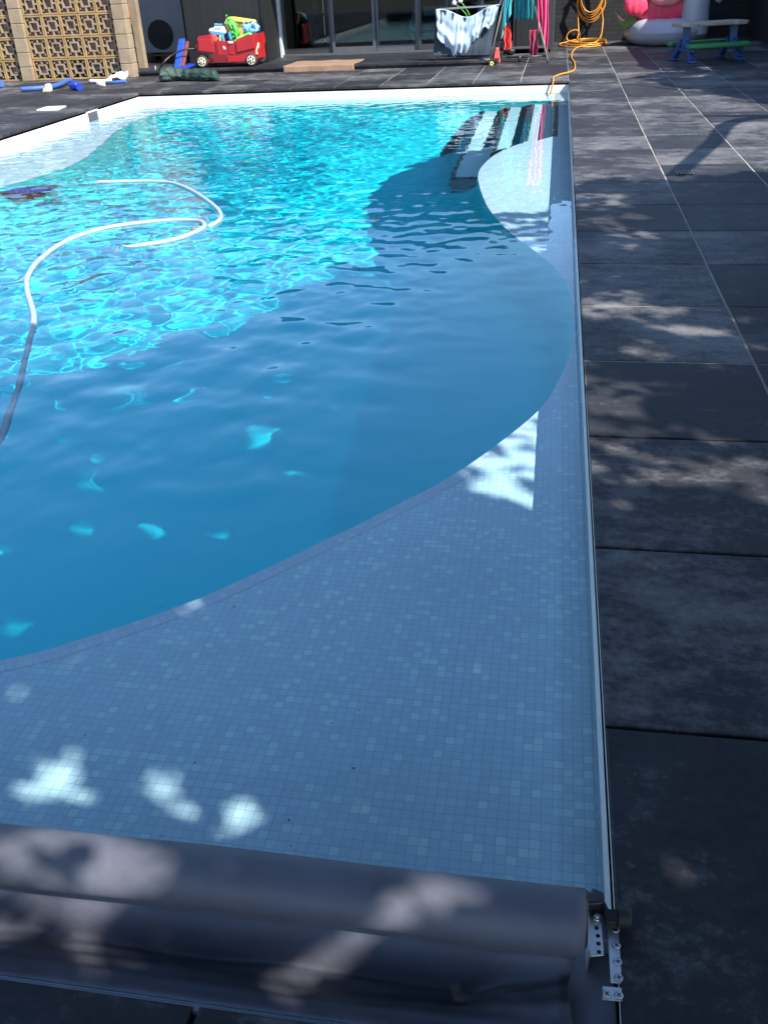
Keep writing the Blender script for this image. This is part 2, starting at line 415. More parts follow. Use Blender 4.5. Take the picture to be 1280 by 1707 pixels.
def depth_tint_mat():
    # pool paint with the water's depth tint put in, paler towards the rim
    m, nt, b = new_mat('pool_paint_depth_tint')
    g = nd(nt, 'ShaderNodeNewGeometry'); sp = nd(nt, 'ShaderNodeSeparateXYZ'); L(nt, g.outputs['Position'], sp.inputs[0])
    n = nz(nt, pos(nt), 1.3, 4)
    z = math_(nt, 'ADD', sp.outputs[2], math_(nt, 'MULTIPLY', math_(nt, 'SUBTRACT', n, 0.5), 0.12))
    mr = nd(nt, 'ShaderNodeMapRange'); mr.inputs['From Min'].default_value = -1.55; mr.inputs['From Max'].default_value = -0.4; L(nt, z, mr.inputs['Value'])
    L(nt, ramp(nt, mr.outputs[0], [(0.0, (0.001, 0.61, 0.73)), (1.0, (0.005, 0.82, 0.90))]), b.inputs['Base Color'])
    b.inputs['Roughness'].default_value = 0.5
    return m
MT['pool_floor'] = depth_tint_mat()
def mat_weave():
    m, nt, b = new_mat('tan_ribbed_mat')
    g = nd(nt, 'ShaderNodeNewGeometry'); sp = nd(nt, 'ShaderNodeSeparateXYZ'); L(nt, g.outputs['Position'], sp.inputs[0])
    a = math_(nt, 'ABSOLUTE', math_(nt, 'SUBTRACT', math_(nt, 'FRACT', math_(nt, 'DIVIDE', sp.outputs[0], 0.033)), 0.5))
    c = math_(nt, 'ABSOLUTE', math_(nt, 'SUBTRACT', math_(nt, 'FRACT', math_(nt, 'DIVIDE', sp.outputs[1], 0.045)), 0.5))
    h = math_(nt, 'ADD', a, math_(nt, 'MULTIPLY', c, 0.6))
    n = nz(nt, pos(nt), 6, 4)
    col = ramp(nt, math_(nt, 'ADD', math_(nt, 'MULTIPLY', h, 0.7), math_(nt, 'MULTIPLY', n, 0.5)), [(0.2, (0.10, 0.055, 0.032)), (0.8, (0.27, 0.165, 0.105))])
    L(nt, col, b.inputs['Base Color']); b.inputs['Roughness'].default_value = 0.95
    bump(nt, h, 0.6, 0.006, b); return m
MT['matfab'] = mat_weave()
def spotted(name, base, spot, sc):
    m, nt, b = new_mat(name)
    v = nd(nt, 'ShaderNodeTexVoronoi'); v.inputs['Scale'].default_value = sc; L(nt, pos(nt), v.inputs['Vector'])
    L(nt, ramp(nt, v.outputs['Distance'], [(0.38, spot), (0.44, base)]), b.inputs['Base Color']); b.inputs['Roughness'].default_value = 0.4
    return m
MT['spotblue'] = spotted('patterned_blue_vinyl', (0.20, 0.52, 0.78), (0.012, 0.05, 0.16), 11)
def water_mat():
    m = bpy.data.materials.new('pool_water'); m.use_nodes = True; nt = m.node_tree; nt.nodes.clear()
    o = nd(nt, 'ShaderNodeOutputMaterial'); g = nd(nt, 'ShaderNodeBsdfGlass')
    g.inputs['Roughness'].default_value = 0.0; g.inputs['IOR'].default_value = 1.33; g.inputs['Color'].default_value = (0.89, 0.975, 1.0, 1)
    L(nt, g.outputs[0], o.inputs[0]); return m
MT['water'] = water_mat()
def pane_mat():
    m = bpy.data.materials.new('window_glass'); m.use_nodes = True; nt = m.node_tree; nt.nodes.clear()
    o = nd(nt, 'ShaderNodeOutputMaterial'); t = nd(nt, 'ShaderNodeBsdfTransparent'); t.inputs[0].default_value = (0.55, 0.68, 0.70, 1)
    g = nd(nt, 'ShaderNodeBsdfGlossy'); g.inputs['Roughness'].default_value = 0.02
    f = nd(nt, 'ShaderNodeFresnel'); f.inputs[0].default_value = 1.5
    mx = nd(nt, 'ShaderNodeMixShader'); L(nt, f.outputs[0], mx.inputs[0]); L(nt, t.outputs[0], mx.inputs[1]); L(nt, g.outputs[0], mx.inputs[2]); L(nt, mx.outputs[0], o.inputs[0])
    return m
MT['pane'] = pane_mat()

def receiver(o): o.cycles.is_caustics_receiver = True; return o

# ------------------------------------------------------------------ pool
PW, PY0, PY1 = 5.71, 0.72, 12.82
ZW, ZL = -0.14, -0.24                    # water level, shelf level

# ground sheet with a hole for the pool
g = MB()
B = 300.0
for x0, x1, y0, y1 in ((-B, -PW-0.05, -B, B), (0.05, B, -B, B), (-PW-0.05, 0.05, -B, PY0-0.05), (-PW-0.05, 0.05, PY1+0.05, B)):
    g.add([(x0,y0,-0.06),(x1,y0,-0.06),(x1,y1,-0.06),(x0,y1,-0.06)], [(0,1,2,3)])
tag(g.build('ground', MT['soil'], origin=(0,0,-0.06)), kind='structure')

# mortar bed: pale where the joints are full, dark earth in the open joints near the camera
mb = MB(); md = MB()
YJ = 3.0
mb.box(0.0, 4.6, YJ, 19.4, -0.05, -0.0035)
mb.box(-13, -0.0, PY1, 19.4, -0.05, -0.0035)
mb.box(-13, -PW, YJ, PY1, -0.05, -0.0035)
md.box(0.0, 4.6, -4, YJ, -0.05, -0.016)
md.box(-13, -PW, -4, YJ, -0.05, -0.016)
md.box(-PW, 0, -4, PY0, -0.05, -0.016)
tag(mb.build('paving_joints', MT['grout'], origin=(0,0,0)), kind='structure')
tag(md.build('open_paving_joints', MT['dirt_joint'], origin=(0,0,0)), kind='structure')

slabs = []
J = 0.0045
RY, RS = 1.361, 0.642
rows = [RY + RS*i for i in range(-8, 29)]
for r in rows:
    for k in range(0, 8): slabs.append((k*0.6, k*0.6+0.6, r, r+RS))
    for k in range(0, 12): slabs.append((-PW-0.6*(k+1), -PW-0.6*k, r, r+RS))
far = [PY1 + RS*i for i in range(0, 11)]
slabs = [s for s in slabs if not (s[0] < -PW and s[2] > PY1 - 0.4)]
for r in far:
    for k in range(0, 22): slabs.append((-0.6*(k+1), -0.6*k, r, r+RS))
for k in range(0, 12):                    # closing cut row beside the far end
    slabs.append((-PW-0.6*(k+1), -PW-0.6*k, max(r for r in rows if r <= PY1-0.4)+RS, PY1)) if max(r for r in rows if r <= PY1-0.4)+RS < PY1-0.02 else None
for r in [PY0 - RS*(i+1) for i in range(6)]:
    for k in range(10): slabs.append((-0.6*(k+1), -0.6*k, r, r+RS))
sv = []; sf = []; tone = []
for (x0, x1, y0, y1) in slabs:
    b = len(sv); dz = rnd.uniform(-0.0012, 0.0012); T = rnd.random(); jx = J + rnd.uniform(-.001,.0012); jy = J + rnd.uniform(-.001,.0015)
    if y0 < YJ: jy += 0.001
    c = 0.003
    X0, X1, Y0, Y1 = x0+jx, x1-jx, y0+jy, y1-jy
    if abs(x0) < 1e-6: X0 = x0 + 0.001
    if abs(x1) < 1e-6 and (y1 <= PY0+.01): pass
    if abs(y0-PY1) < 1e-6: Y0 = y0 - 0.006
    if abs(x1+PW) < 1e-6: X1 = x1 + 0.006
    tilt = [rnd.uniform(-.0008,.0008) for _ in range(4)]
    sv += [(X0,Y0,-0.028),(X1,Y0,-0.028),(X1,Y1,-0.028),(X0,Y1,-0.028),
           (X0,Y0,-c+dz),(X1,Y0,-c+dz),(X1,Y1,-c+dz),(X0,Y1,-c+dz),
           (X0+c,Y0+c,dz+tilt[0]),(X1-c,Y0+c,dz+tilt[1]),(X1-c,Y1-c,dz+tilt[2]),(X0+c,Y1-c,dz+tilt[3])]
    sf += [tuple(b+i for i in q) for q in ((0,3,2,1),(0,1,5,4),(1,2,6,5),(2,3,7,6),(3,0,4,7),(4,5,9,8),(5,6,10,9),(6,7,11,10),(7,4,8,11),(8,9,10,11))]
    tone += [T]*12
me = bpy.data.meshes.new('paving'); me.from_pydata(sv, [], sf)
a = me.attributes.new('tone', 'FLOAT', 'POINT'); a.data.foreach_set('value', tone)
me.materials.append(MT['slab'])
pav = bpy.data.objects.new('paving', me); COL.objects.link(pav); tag(pav, kind='structure')

# inner curve of the old free-form pool
curve = [(-0.165,9.50),(-0.30,9.30),(-0.49,9.06),(-0.66,8.55),(-0.735,7.9),(-0.69,7.27),(-0.56,6.48),(-0.39,5.86),(-0.20,5.36),(-0.075,4.95),(-0.022,4.45),(-0.028,3.92),(-0.085,3.52),(-0.17,3.20),(-0.385,2.77),(-0.59,2.48),(-0.83,2.19),(-1.06,1.93),(-1.29,1.74),(-1.50,1.61),(-2.2,1.30),(-3.0,1.18),(-3.9,1.45),(-4.6,2.2),(-5.1,3.4),(-5.25,4.9),(-5.05,6.3),(-4.76,7.3),(-4.60,8.0),(-4.58,8.6),(-4.78,9.5),(-5.05,10.6),(-5.13,11.7),(-4.85,12.45),(-4.1,12.68),(-3.0,12.74),(-1.86,12.62),(-0.9,12.36),(-0.165,12.16)]
KP = catmull([Vector((x, y, 0)) for x, y in curve], 6)
KP = [Vector((min(p.x, -0.02), min(p.y, PY1-0.04), 0)) for p in KP]
n_seg = 14
a0, b0 = KP[-1], KP[0]
KP += [a0.lerp(b0, i/n_seg) for i in range(1, n_seg)]

bm = bmesh.new()
def shelf_mesh():
    outer = []
    cs = [(-PW, PY0), (0, PY0), (0, PY1), (-PW, PY1)]
    for i in range(4):
        p, q = Vector(cs[i]), Vector(cs[(i+1) % 4])
        n = 24
        outer += [p.lerp(q, k/n) for k in range(n)]
    vo = [bm.verts.new((p.x, p.y, ZL)) for p in outer]; vi = [bm.verts.new((p.x, p.y, ZL)) for p in KP]
    es = [bm.edges.new((l[i], l[(i+1) % len(l)])) for l in (vo, vi) for i in range(len(l))]
    bmesh.ops.triangle_fill(bm, use_beauty=True, use_dissolve=False, edges=es, normal=(0,0,1))
    me = bpy.data.meshes.new('pool_shelf'); bmesh.ops.recalc_face_normals(bm, faces=bm.faces); bm.to_mesh(me); bm.free()
    me.materials.append(MT['tile_floor']); o = bpy.data.objects.new('pool_shelf', me); COL.objects.link(o)
    return o
receiver(tag(shelf_mesh(), kind='structure'))

# rim course of tiles that follows the curve
def rim():
    n = len(KP); ins = []
    cum = 0; V = []; Fc = []; UV = []
    for i in range(n + 1):
        p = KP[i % n]; t = (KP[(i+1) % n] - KP[i-1]); t.normalize(); nrm = Vector((t.y, -t.x, 0))
        if i: cum += (p - KP[(i-1) % n]).length
        # outwards = away from the middle of the pool
        c = Vector((-2.5, 6.6, 0))
        if nrm.dot(p - c) < 0: nrm = -nrm
        q = p + nrm*0.047
        q.x = min(q.x, -0.004)
        V += [(p.x, p.y, ZL+0.003), (q.x, q.y, ZL+0.0012), (p.x, p.y, ZL-0.03), (q.x, q.y, ZL-0.001)]
        UV.append(cum)
    for i in range(n):
        if i >= n - n_seg: continue
        a = 4*i; b = 4*(i+1)
        Fc += [(a, b, b+1, a+1), (a+2, b+2, b, a), (a+1, b+1, b+3, a+3)]
    me = bpy.data.meshes.new('pool_rim'); me.from_pydata(V, [], Fc)
    uv = me.uv_layers.new(name='UVMap')
    for pl in me.polygons:
        for li in pl.loop_indices:
            vi = me.loops[li].vertex_index; k, c = divmod(vi, 4)
            uv.data[li].uv = (UV[k], 0.0 if c in (0,) else 0.043 if c == 1 else -0.0215 if c == 2 else 0.030)
    me.materials.append(MT['tile_rim']); o = bpy.data.objects.new('pool_rim', me); COL.objects.link(o); return o
receiver(tag(rim(), kind='structure'))

# bowl
def bowl():
    prof = [(1.0, ZL-0.0), (0.997, ZL-0.05), (0.988, -0.74), (0.97, -1.02), (0.94, -1.22), (0.87, -1.36), (0.75, -1.46), (0.55, -1.52), (0.32, -1.56), (0.12, -1.58), (0.0, -1.58)]
    c = Vector((-2.5, 6.6, 0)); n = len(KP); V = []; Fc = []
    for s, z in prof[:-1]:
        for p in KP:
            q = c + (p - c)*s; V.append((q.x, q.y, z))
    V.append((c.x, c.y, prof[-1][1]))
    for j in range(len(prof)-2):
        for i in range(n):
            k = (i+1) % n
            Fc.append((j*n+i, j*n+k, (j+1)*n+k, (j+1)*n+i))
    j = len(prof)-2
    for i in range(n): Fc.append((j*n+i, j*n+(i+1) % n, len(V)-1))
    m = MB(); m.add(V, Fc, True)
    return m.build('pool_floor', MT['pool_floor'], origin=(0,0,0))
receiver(tag(bowl(), kind='structure'))

# side walls above the shelf
wl = MB()
wl.add([(-PW,PY1,-0.30),(0,PY1,-0.30),(0,PY1,-0.028),(-PW,PY1,-0.028)], [(0,1,2,3)])
o = wl.build('pool_wall_far', MT['tile_wx'], origin=(0,0,0)); receiver(tag(o, kind='structure'))
wl = MB()
wl.add([(0,PY0,-0.30),(0,PY1,-0.30),(0,PY1,-0.0015),(0,PY0,-0.0015)], [(0,1,2,3)])
wl.add([(-PW,PY0,-0.30),(-PW,PY1,-0.30),(-PW,PY1,-0.028),(-PW,PY0,-0.028)], [(3,2,1,0)])
o = wl.build('pool_wall_side', MT['tile_wy'], origin=(0,0,0)); receiver(tag(o, kind='structure'))
wl = MB()
wl.box(-PW, 0, PY0-0.01, PY0, -0.30, -0.006)
o = wl.build('pool_wall_near', MT['track'], origin=(0,0,0)); receiver(tag(o, kind='structure'))

# entry steps beside the right wall
st = MB(); ns = MB()
edges = [(-0.165, -0.43, -0.50), (-0.43, -0.72, -0.74), (-0.72, -1.03, -0.98)]
YS0, YS1 = 8.42, 12.55
for x1, x0, z in edges:
    st.box(x0, -0.17, YS0 + 0.02*(z), YS1, -1.6, z)
    ns.box(x0-0.003, x0+0.034, YS0+0.02*z-0.003, YS1, z-0.045, z+0.004)
    ns.box(x0+0.034, min(x0+0.30, -0.17), YS0+0.02*z-0.003, YS0+0.02*z+0.034, z-0.045, z+0.004)
ns.box(-0.165-0.004, -0.115, 9.50, 12.16, ZL-0.02, ZL+0.005)
o = st.build('pool_steps', MT['step_face'], origin=(0,0,0)); receiver(tag(o, kind='structure'))
o = ns.build('pool_step_nosing', MT['nosing'], origin=(0,0,0)); receiver(tag(o, kind='structure'))

# skimmer mouth in the left wall
sk = at(132, 190, -0.07)
t = thing('skimmer', 'grey skimmer mouth set into the white side wall of the pool', 'skimmer', (-PW, sk.y, -0.12))
m = MB(); y = sk.y
m.box(-PW+0.001, -PW+0.012, y-0.16, y+0.16, -0.05, -0.034); m.box(-PW+0.001, -PW+0.012, y-0.16, y+0.16, -0.19, -0.175)
m.box(-PW+0.001, -PW+0.012, y-0.16, y-0.14, -0.175, -0.05); m.box(-PW+0.001, -PW+0.012, y+0.14, y+0.16, -0.175, -0.05)
m.build('frame', MT['white'], t)
m = MB(); m.box(-PW+0.001, -PW+0.005, y-0.14, y+0.14, -0.175, -0.05); m.build('weir_flap', MT['alu'], t)

# ------------------------------------------------------------------ water
def water():
    nx, ny = 360, 800
    xs = np.linspace(-PW, 0, nx); ys = np.linspace(PY0, PY1, ny)
    X, Y = np.meshgrid(xs, ys); Z = np.zeros_like(X)
    r = random.Random(5)
    sm = lambda e0, e1, v: (lambda t: t*t*(3-2*t))(np.clip((v-e0)/(e1-e0), 0, 1))
    act = 0.16 + 0.50*sm(-0.30, -1.3, X)*sm(1.5, 2.8, Y) + 0.75*sm(3.0, 6.5, Y - 0.55*X)*sm(0.1, -1.6, X - 0.05*(Y-8)*0) + 0.15*sm(6, 11, Y)
    act = np.clip(act, 0.14, 1.0)
    wob = np.zeros_like(X)
    for i in range(46):
        lam = r.choice((0.09, 0.10, 0.115, 0.13, 0.15, 0.18, 0.23, 0.34))*r.uniform(0.85, 1.15)
        a = r.gauss(1.3, 1.0) if r.random() < 0.6 else r.uniform(0, 6.28)
        k = 2*math.pi/lam
        ph = r.uniform(0, 6.28) + 0.9*np.sin(0.9*X*r.uniform(.5,1.2) + r.uniform(0,6)) + 0.9*np.sin(0.8*Y*r.uniform(.5,1.2) + r.uniform(0,6))
        Z += 0.0019*(lam**1.25)*np.sin(k*(math.cos(a)*X + math.sin(a)*Y) + ph)
    near = sm(-0.25, -0.9, X)*sm(1.4, 2.4, Y)*sm(7.0, 4.5, Y)
    for i in range(9):
        lam = r.uniform(0.2, 0.48); a = r.uniform(0, 6.28); k = 2*math.pi/lam
        Z += 0.0008*(lam/0.3)**1.4*near*np.sin(k*(math.cos(a)*X + math.sin(a)*Y) + r.uniform(0, 6.28) + 0.8*np.sin(1.7*X + i) + 0.8*np.sin(1.3*Y + 2*i))
    act *= 1 - 0.55*sm(-1.9, -0.9, X)*sm(6.0, 7.5, Y)
    Z = ZW + Z*act
    v = np.stack([X, Y, Z], -1).reshape(-1, 3)
    me = bpy.data.meshes.new('water')
    idx = np.arange(nx*ny).reshape(ny, nx)
    q = np.stack([idx[:-1,:-1], idx[:-1,1:], idx[1:,1:], idx[1:,:-1]], -1).reshape(-1, 4)
    me.vertices.add(len(v)); me.vertices.foreach_set('co', v.ravel())
    me.loops.add(q.size); me.loops.foreach_set('vertex_index', q.ravel().astype(np.int32))
    me.polygons.add(len(q)); me.polygons.foreach_set('loop_start', (np.arange(len(q))*4).astype(np.int32))
    me.polygons.foreach_set('use_smooth', np.ones(len(q), dtype=bool))
    me.update(calc_edges=True)
    me.materials.append(MT['water']); o = bpy.data.objects.new('water', me); COL.objects.link(o)
    o.cycles.is_caustics_caster = True
    return o
tag(water(), kind='structure')

# ------------------------------------------------------------------ trees that shade the near end
def leaf_cloud(P, N, size, name, parent, seed):
    """one mesh of small leaf quads at points P (N x 3)"""
    r = np.random.default_rng(seed); n = len(P)
    d = r.normal(size=(n, 3)); d /= np.linalg.norm(d, axis=1)[:, None]
    e = r.normal(size=(n, 3)); e -= d*(d*e).sum(1)[:, None]; e /= np.linalg.norm(e, axis=1)[:, None]
    nn = np.cross(d, e)
    s = (size*r.uniform(0.7, 1.3, n))[:, None]
    A = P - d*s*0.6; C = P + d*s*0.6; Bv = P + e*s*0.36 - d*s*0.05 + nn*s*0.1; D = P - e*s*0.36 - d*s*0.05 + nn*s*0.1
    V = np.stack([A, Bv, C, D], 1).reshape(-1, 3)
    off = np.array(parent.location); V = V - off
    me = bpy.data.meshes.new(name)
    me.vertices.add(4*n); me.vertices.foreach_set('co', V.ravel())
    me.loops.add(4*n); me.loops.foreach_set('vertex_index', np.arange(4*n, dtype=np.int32))
    me.polygons.add(n); me.polygons.foreach_set('loop_start', (np.arange(n)*4).astype(np.int32))
    me.update(calc_edges=True); me.materials.append(MT['leaf'])
    o = bpy.data.objects.new(name, me); COL.objects.link(o); o.parent = parent
    return o

# gaps of the crown: x, y, radius x, radius y of the sun patch it lets through at deck level
GAPS = [(x, y, r, r*0.8) for x, y, r in
 [(-1.71,3.33,.062),(-1.43,3.03,.06),(-0.77,3.52,.046),(-0.5,3.22,.035),(-0.58,2.49,.06),(-0.64,2.38,.041),(-1.32,2.69,.05),(-1.33,2.04,.04),(-1.61,2.47,.031),(-1.41,4.24,.072),(-1.98,4.39,.1),(-0.72,2.73,.027),(-1.25,3.85,.045),(-1.53,3.82,.067),(-0.8,3.9,.022),(-1.68,4.7,.104),(-2.18,4.04,.107),(-0.76,5.74,.044),(-2.07,3.35,.042),
  (-1.0,1.18,.06),(-0.93,1.14,.034),(-1.03,1.14,.046),(-0.77,1.21,.032),(-0.63,1.11,.037),(-0.5,1.11,.032),(-0.55,1.14,.022),(-0.46,1.09,.03),(-0.79,1.54,.02),(-0.55,1.23,.015),(-1.21,1.42,.03),(-1.26,1.52,.034),(-0.91,1.79,.046),
  (-1.0,.96,.06),(-1.03,.94,.04),(-.87,.93,.06),(-.76,.91,.05),(-.9,.87,.046),(-.8,.78,.036),(-.79,.81,.033),(-.38,.85,.03),(-.39,.81,.03),(-.36,.95,.026),(-.36,.91,.022),(-.28,.92,.022),(-.95,.79,.026),(-.64,.94,.015),(-.14,.8,.026),(-.45,.75,.03)]]
GAPS += [(.09,1.06,.026,.014),(.17,.96,.03,.014),(.23,5.49,.17,.12),(.37,5.09,.1,.06),(.14,5.85,.16,.05),(.14,4.09,.12,.06),(.27,3.85,.16,.07),(.48,3.6,.11,.045),(.1,3.81,.08,.05),(.72,4.11,.06,.04),(.13,3.02,.11,.05),(.05,3.17,.07,.04),(.27,3.05,.07,.03),(.08,2.81,.11,.06),(.05,2.57,.09,.05),(.17,2.48,.08,.04),(.11,2.40,.08,.035),(.24,2.38,.08,.035),(.36,2.5,.1,.05),(.42,2.39,.07,.035),(.46,2.31,.06,.03),(.28,3.37,.06,.03),(.34,2.66,.05,.03),
 (-.02,2.95,.20,.20),(-.10,2.62,.18,.14),(-.02,2.48,.10,.05),(-.22,2.80,.10,.08),(-.02,3.25,.10,.04),
 (-.42,5.9,.25,.05),(-.25,5.6,.2,.06),(-.5,6.0,.3,.06),(-.1,5.35,.14,.05),(.1,6.1,.3,.06)]
_g = random.Random(31)
GAPS += [(_g.uniform(-2.6,-0.45), _g.uniform(2.3,4.3), _g.uniform(.012,.05), _g.uniform(.010,.03)) for _ in range(26)]
for _c in [(.2,5.5),(.3,5.1),(.15,4.1),(.27,3.85),(.45,3.6),(.15,3.0),(.15,2.6),(.35,2.45),(.1,5.9),(.3,3.3)]:
    GAPS += [(_c[0]+_g.gauss(0,.14), _c[1]+_g.gauss(0,.16), _g.uniform(.015,.06), _g.uniform(.006,.022)) for _ in range(9)]
for _c in [(-1.0,1.16),(-.6,1.13),(-.75,1.2),(-1.2,1.45),(-.95,.93),(-.8,.88),(-.4,.85),(-.78,.78)]:
    GAPS += [(_c[0]+_g.gauss(0,.06), _c[1]+_g.gauss(0,.045), _g.uniform(.004,.022), _g.uniform(.003,.015)) for _ in range(5)]
GA = np.array(GAPS)
GM = np.where((GA[:,1] < 2.0), 0.026, 0.036)
def in_gap(x, y):
    nx_ = 0.034*noise.noise(Vector((x*13, y*13, 3.3))) + 0.012*noise.noise(Vector((x*34, y*34, 1.3))); ny_ = 0.034*noise.noise(Vector((x*13, y*13, 9.1)))
    q = ((x + nx_ - GA[:,0])/(GA[:,2]+GM))**2 + ((y + ny_ - GA[:,1])/(GA[:,3]+GM))**2
    return q.min() < 1.0
EX = [-4.2, -3.6, -2.6, -1.7, -1.1, -0.9, -0.4, 0.0, 0.5, 0.8, 1.4, 4.6]
EY = [2.3, 2.85, 3.65, 4.5, 5.1, 5.7, 6.15, 6.45, 6.75, 6.6, 6.9, 8.2]
def shade_edge(x):
    return np.interp(x, EX, EY) + 0.28*noise.noise(Vector((x*2.3, 0.5, 0))) + 0.14*noise.noise(Vector((x*7.0, 4.5, 0)))

def near_tree():
    t = thing('broadleaf_tree', 'broad leafy tree beside the paving, its crown shading the near end of the pool', 'tree', (5.2, -1.2, -0.05))
    P = []
    n = 0
    r = random.Random(11)
    while n < 125000:
        x = r.uniform(-4.2, 4.4); y = r.uniform(-1.6, 7.8)
        e = shade_edge(x) - y
        if e < 0: continue
        if e < 0.5 and r.random() > 0.35 + 1.3*e: continue
        if in_gap(x, y) and r.random() > 0.05: continue
        # dense where the picture sees the shade, looser elsewhere
        if not (-3.3 < x < 1.7 and 0.4 < y) and r.random() > 0.55: continue
        u = ((x-0.2)/5.2)**2 + ((y-3.0)/6.0)**2
        h = 2.75 + 0.5*noise.noise(Vector((x*.7, y*.7, 1))) + (0.4 + 1.9*max(0, 1-u))*r.random()**1.3
        P.append((x + SX*h, y + SY*h, h)); n += 1
    leaf_cloud(np.array(P), n, 0.105, 'crown', t, 3)
    m = MB()
    base = Vector((5.2, -1.2, -0.1))
    m.tube([base, base+Vector((-0.1,0.1,1.0)), base+Vector((-0.25,0.2,2.2)), base+Vector((-0.6,0.5,3.2))], [0.22, 0.17, 0.15, 0.11], 12, smooth_path=5)
    for a, b, c in (((-.25,.2,2.1),(-1.6,1.2,3.0),(-4.2,1.5,3.6)), ((-.2,.2,2.3),(-1.0,2.6,3.3),(-2.2,4.2,3.7)), ((-.5,.4,3.0),(-2.0,-.2,4.0),(-3.6,-.8,4.1)), ((-.3,.2,2.5),(.6,1.6,3.5),(.5,3.0,3.9)), ((-.5,.5,3.0),(-1.4,2.2,4.3),(-3.6,3.4,4.2))):
        m.tube([base+Vector(a), base+Vector(b), base+Vector(c)], [0.085, 0.055, 0.018], 8, smooth_path=6)
    m.build('trunk', MT['bark'], t)
near_tree()

def far_shade_tree():  # unseen tree, added to shade the paving at the far right
    t = thing('broadleaf_tree', 'smaller leafy tree out of view with bare lower limbs, added to shade the paving by the picnic table', 'tree', (6.2, 8.6, -0.05))
    r = random.Random(4); P = []
    poly = [(1.02, 12.35), (1.55, 11.0), (1.9, 10.3), (2.6, 9.3), (5, 8.4), (5, 16), (1.3, 16), (0.95, 14.2), (1.25, 13.6), (0.85, 12.9)]
    def inside(x, y):
        c = False; j = len(poly)-1
        for i in range(len(poly)):
            xi, yi = poly[i]; xj, yj = poly[j]
            if (yi > y) != (yj > y) and x < (xj-xi)*(y-yi)/(yj-yi)+xi: c = not c
            j = i
        return c
    while len(P) < 34000:
        x = r.uniform(0.6, 4.6); y = r.uniform(8.4, 15.5)
        q = Vector((x*3, y*3, 0))
        if not inside(x + 0.12*noise.noise(q), y + 0.3*noise.noise(q + Vector((9,0,0)))): continue
        if x < 1.9 and 12.7 < y < 14.0 and noise.noise(Vector((x*2.4, y*3.2, 5))) > 0.12: continue
        h = 2.9 + 1.8*r.random()
        P.append((x + SX*h, y + SY*h, h))
    leaf_cloud(np.array(P), len(P), 0.13, 'crown', t, 8)
    m = MB(); b = Vector((6.2, 8.6, -0.1))
    def sh(x, y, h): return Vector((x + SX*h, y + SY*h, h))
    m.tube([b, b+Vector((-.1,.1,1.2)), b+Vector((-.4,.3,2.4)), b+Vector((-.8,.8,3.2))], [.16,.12,.10,.07], 10, smooth_path=5)
    # bare lower limbs, added so that their shadows cross the lit paving
    m.tube([b+Vector((-.4,.3,2.3)), sh(2.6,9.3,2.6), sh(1.5,9.2,2.5), sh(1.08,8.0,2.35), sh(0.66,6.7,2.2)], [.075,.07,.06,.055,.05], 8, smooth_path=6)
    m.tube([sh(2.6,9.3,2.6), sh(1.8,9.35,2.6), sh(1.05,9.5,2.6)], [.10,.09,.01], 8, smooth_path=5)
    m.tube([b+Vector((-.4,.3,2.4)), sh(2.4,10.0,2.8), sh(1.8,10.6,2.8), sh(0.7,12.22,2.8)], [.07,.05,.035,.012], 8, smooth_path=5)
    m.build('trunk', MT['bark'], t)
far_shade_tree()

# ------------------------------------------------------------------ raised step and pool house
ZS = 0.07
m = MB()
for k in range(12):
    x1 = -0.6*k - 1.02; x0 = x1 - 0.6
    m.box(x0+0.004, x1-0.004, 15.16, 15.82, ZS-0.028, ZS)
    m.box(x0+0.004, x1-0.004, 15.83, 16.47, ZS-0.028, ZS)
    m.box(x0+0.004, x1-0.004, 16.48, 17.12, ZS-0.028, ZS)
m.box(-8.2, -1.03, 15.19, 18.2, -0.03, ZS-0.03)
me = None
o = m.build('raised_step', MT['slab'], origin=(0,0,0)); tag(o, kind='structure')

house = thing('pool_house', 'low pool house with black stained boards and dark sliding glass doors behind the step', 'building', (-4.5, 17.1, ZS))
YD = 17.1
cl = aty(312, 60, 16.15).x; cr = aty(443, 104, 16.15).x
m = MB(); m.box(cl, cr, 16.15, 17.4, ZS-0.05, 2.35); m.build('boarded_wall', MT['clad'], house)
m = MB(); m.box(cr+0.001, cr+0.05, 16.13, 16.2, ZS, 2.35); m.box(cr+0.001, cr+0.012, 16.2, YD+.05, ZS, 2.35); m.build('corner_trim', MT['clad_y'], house)
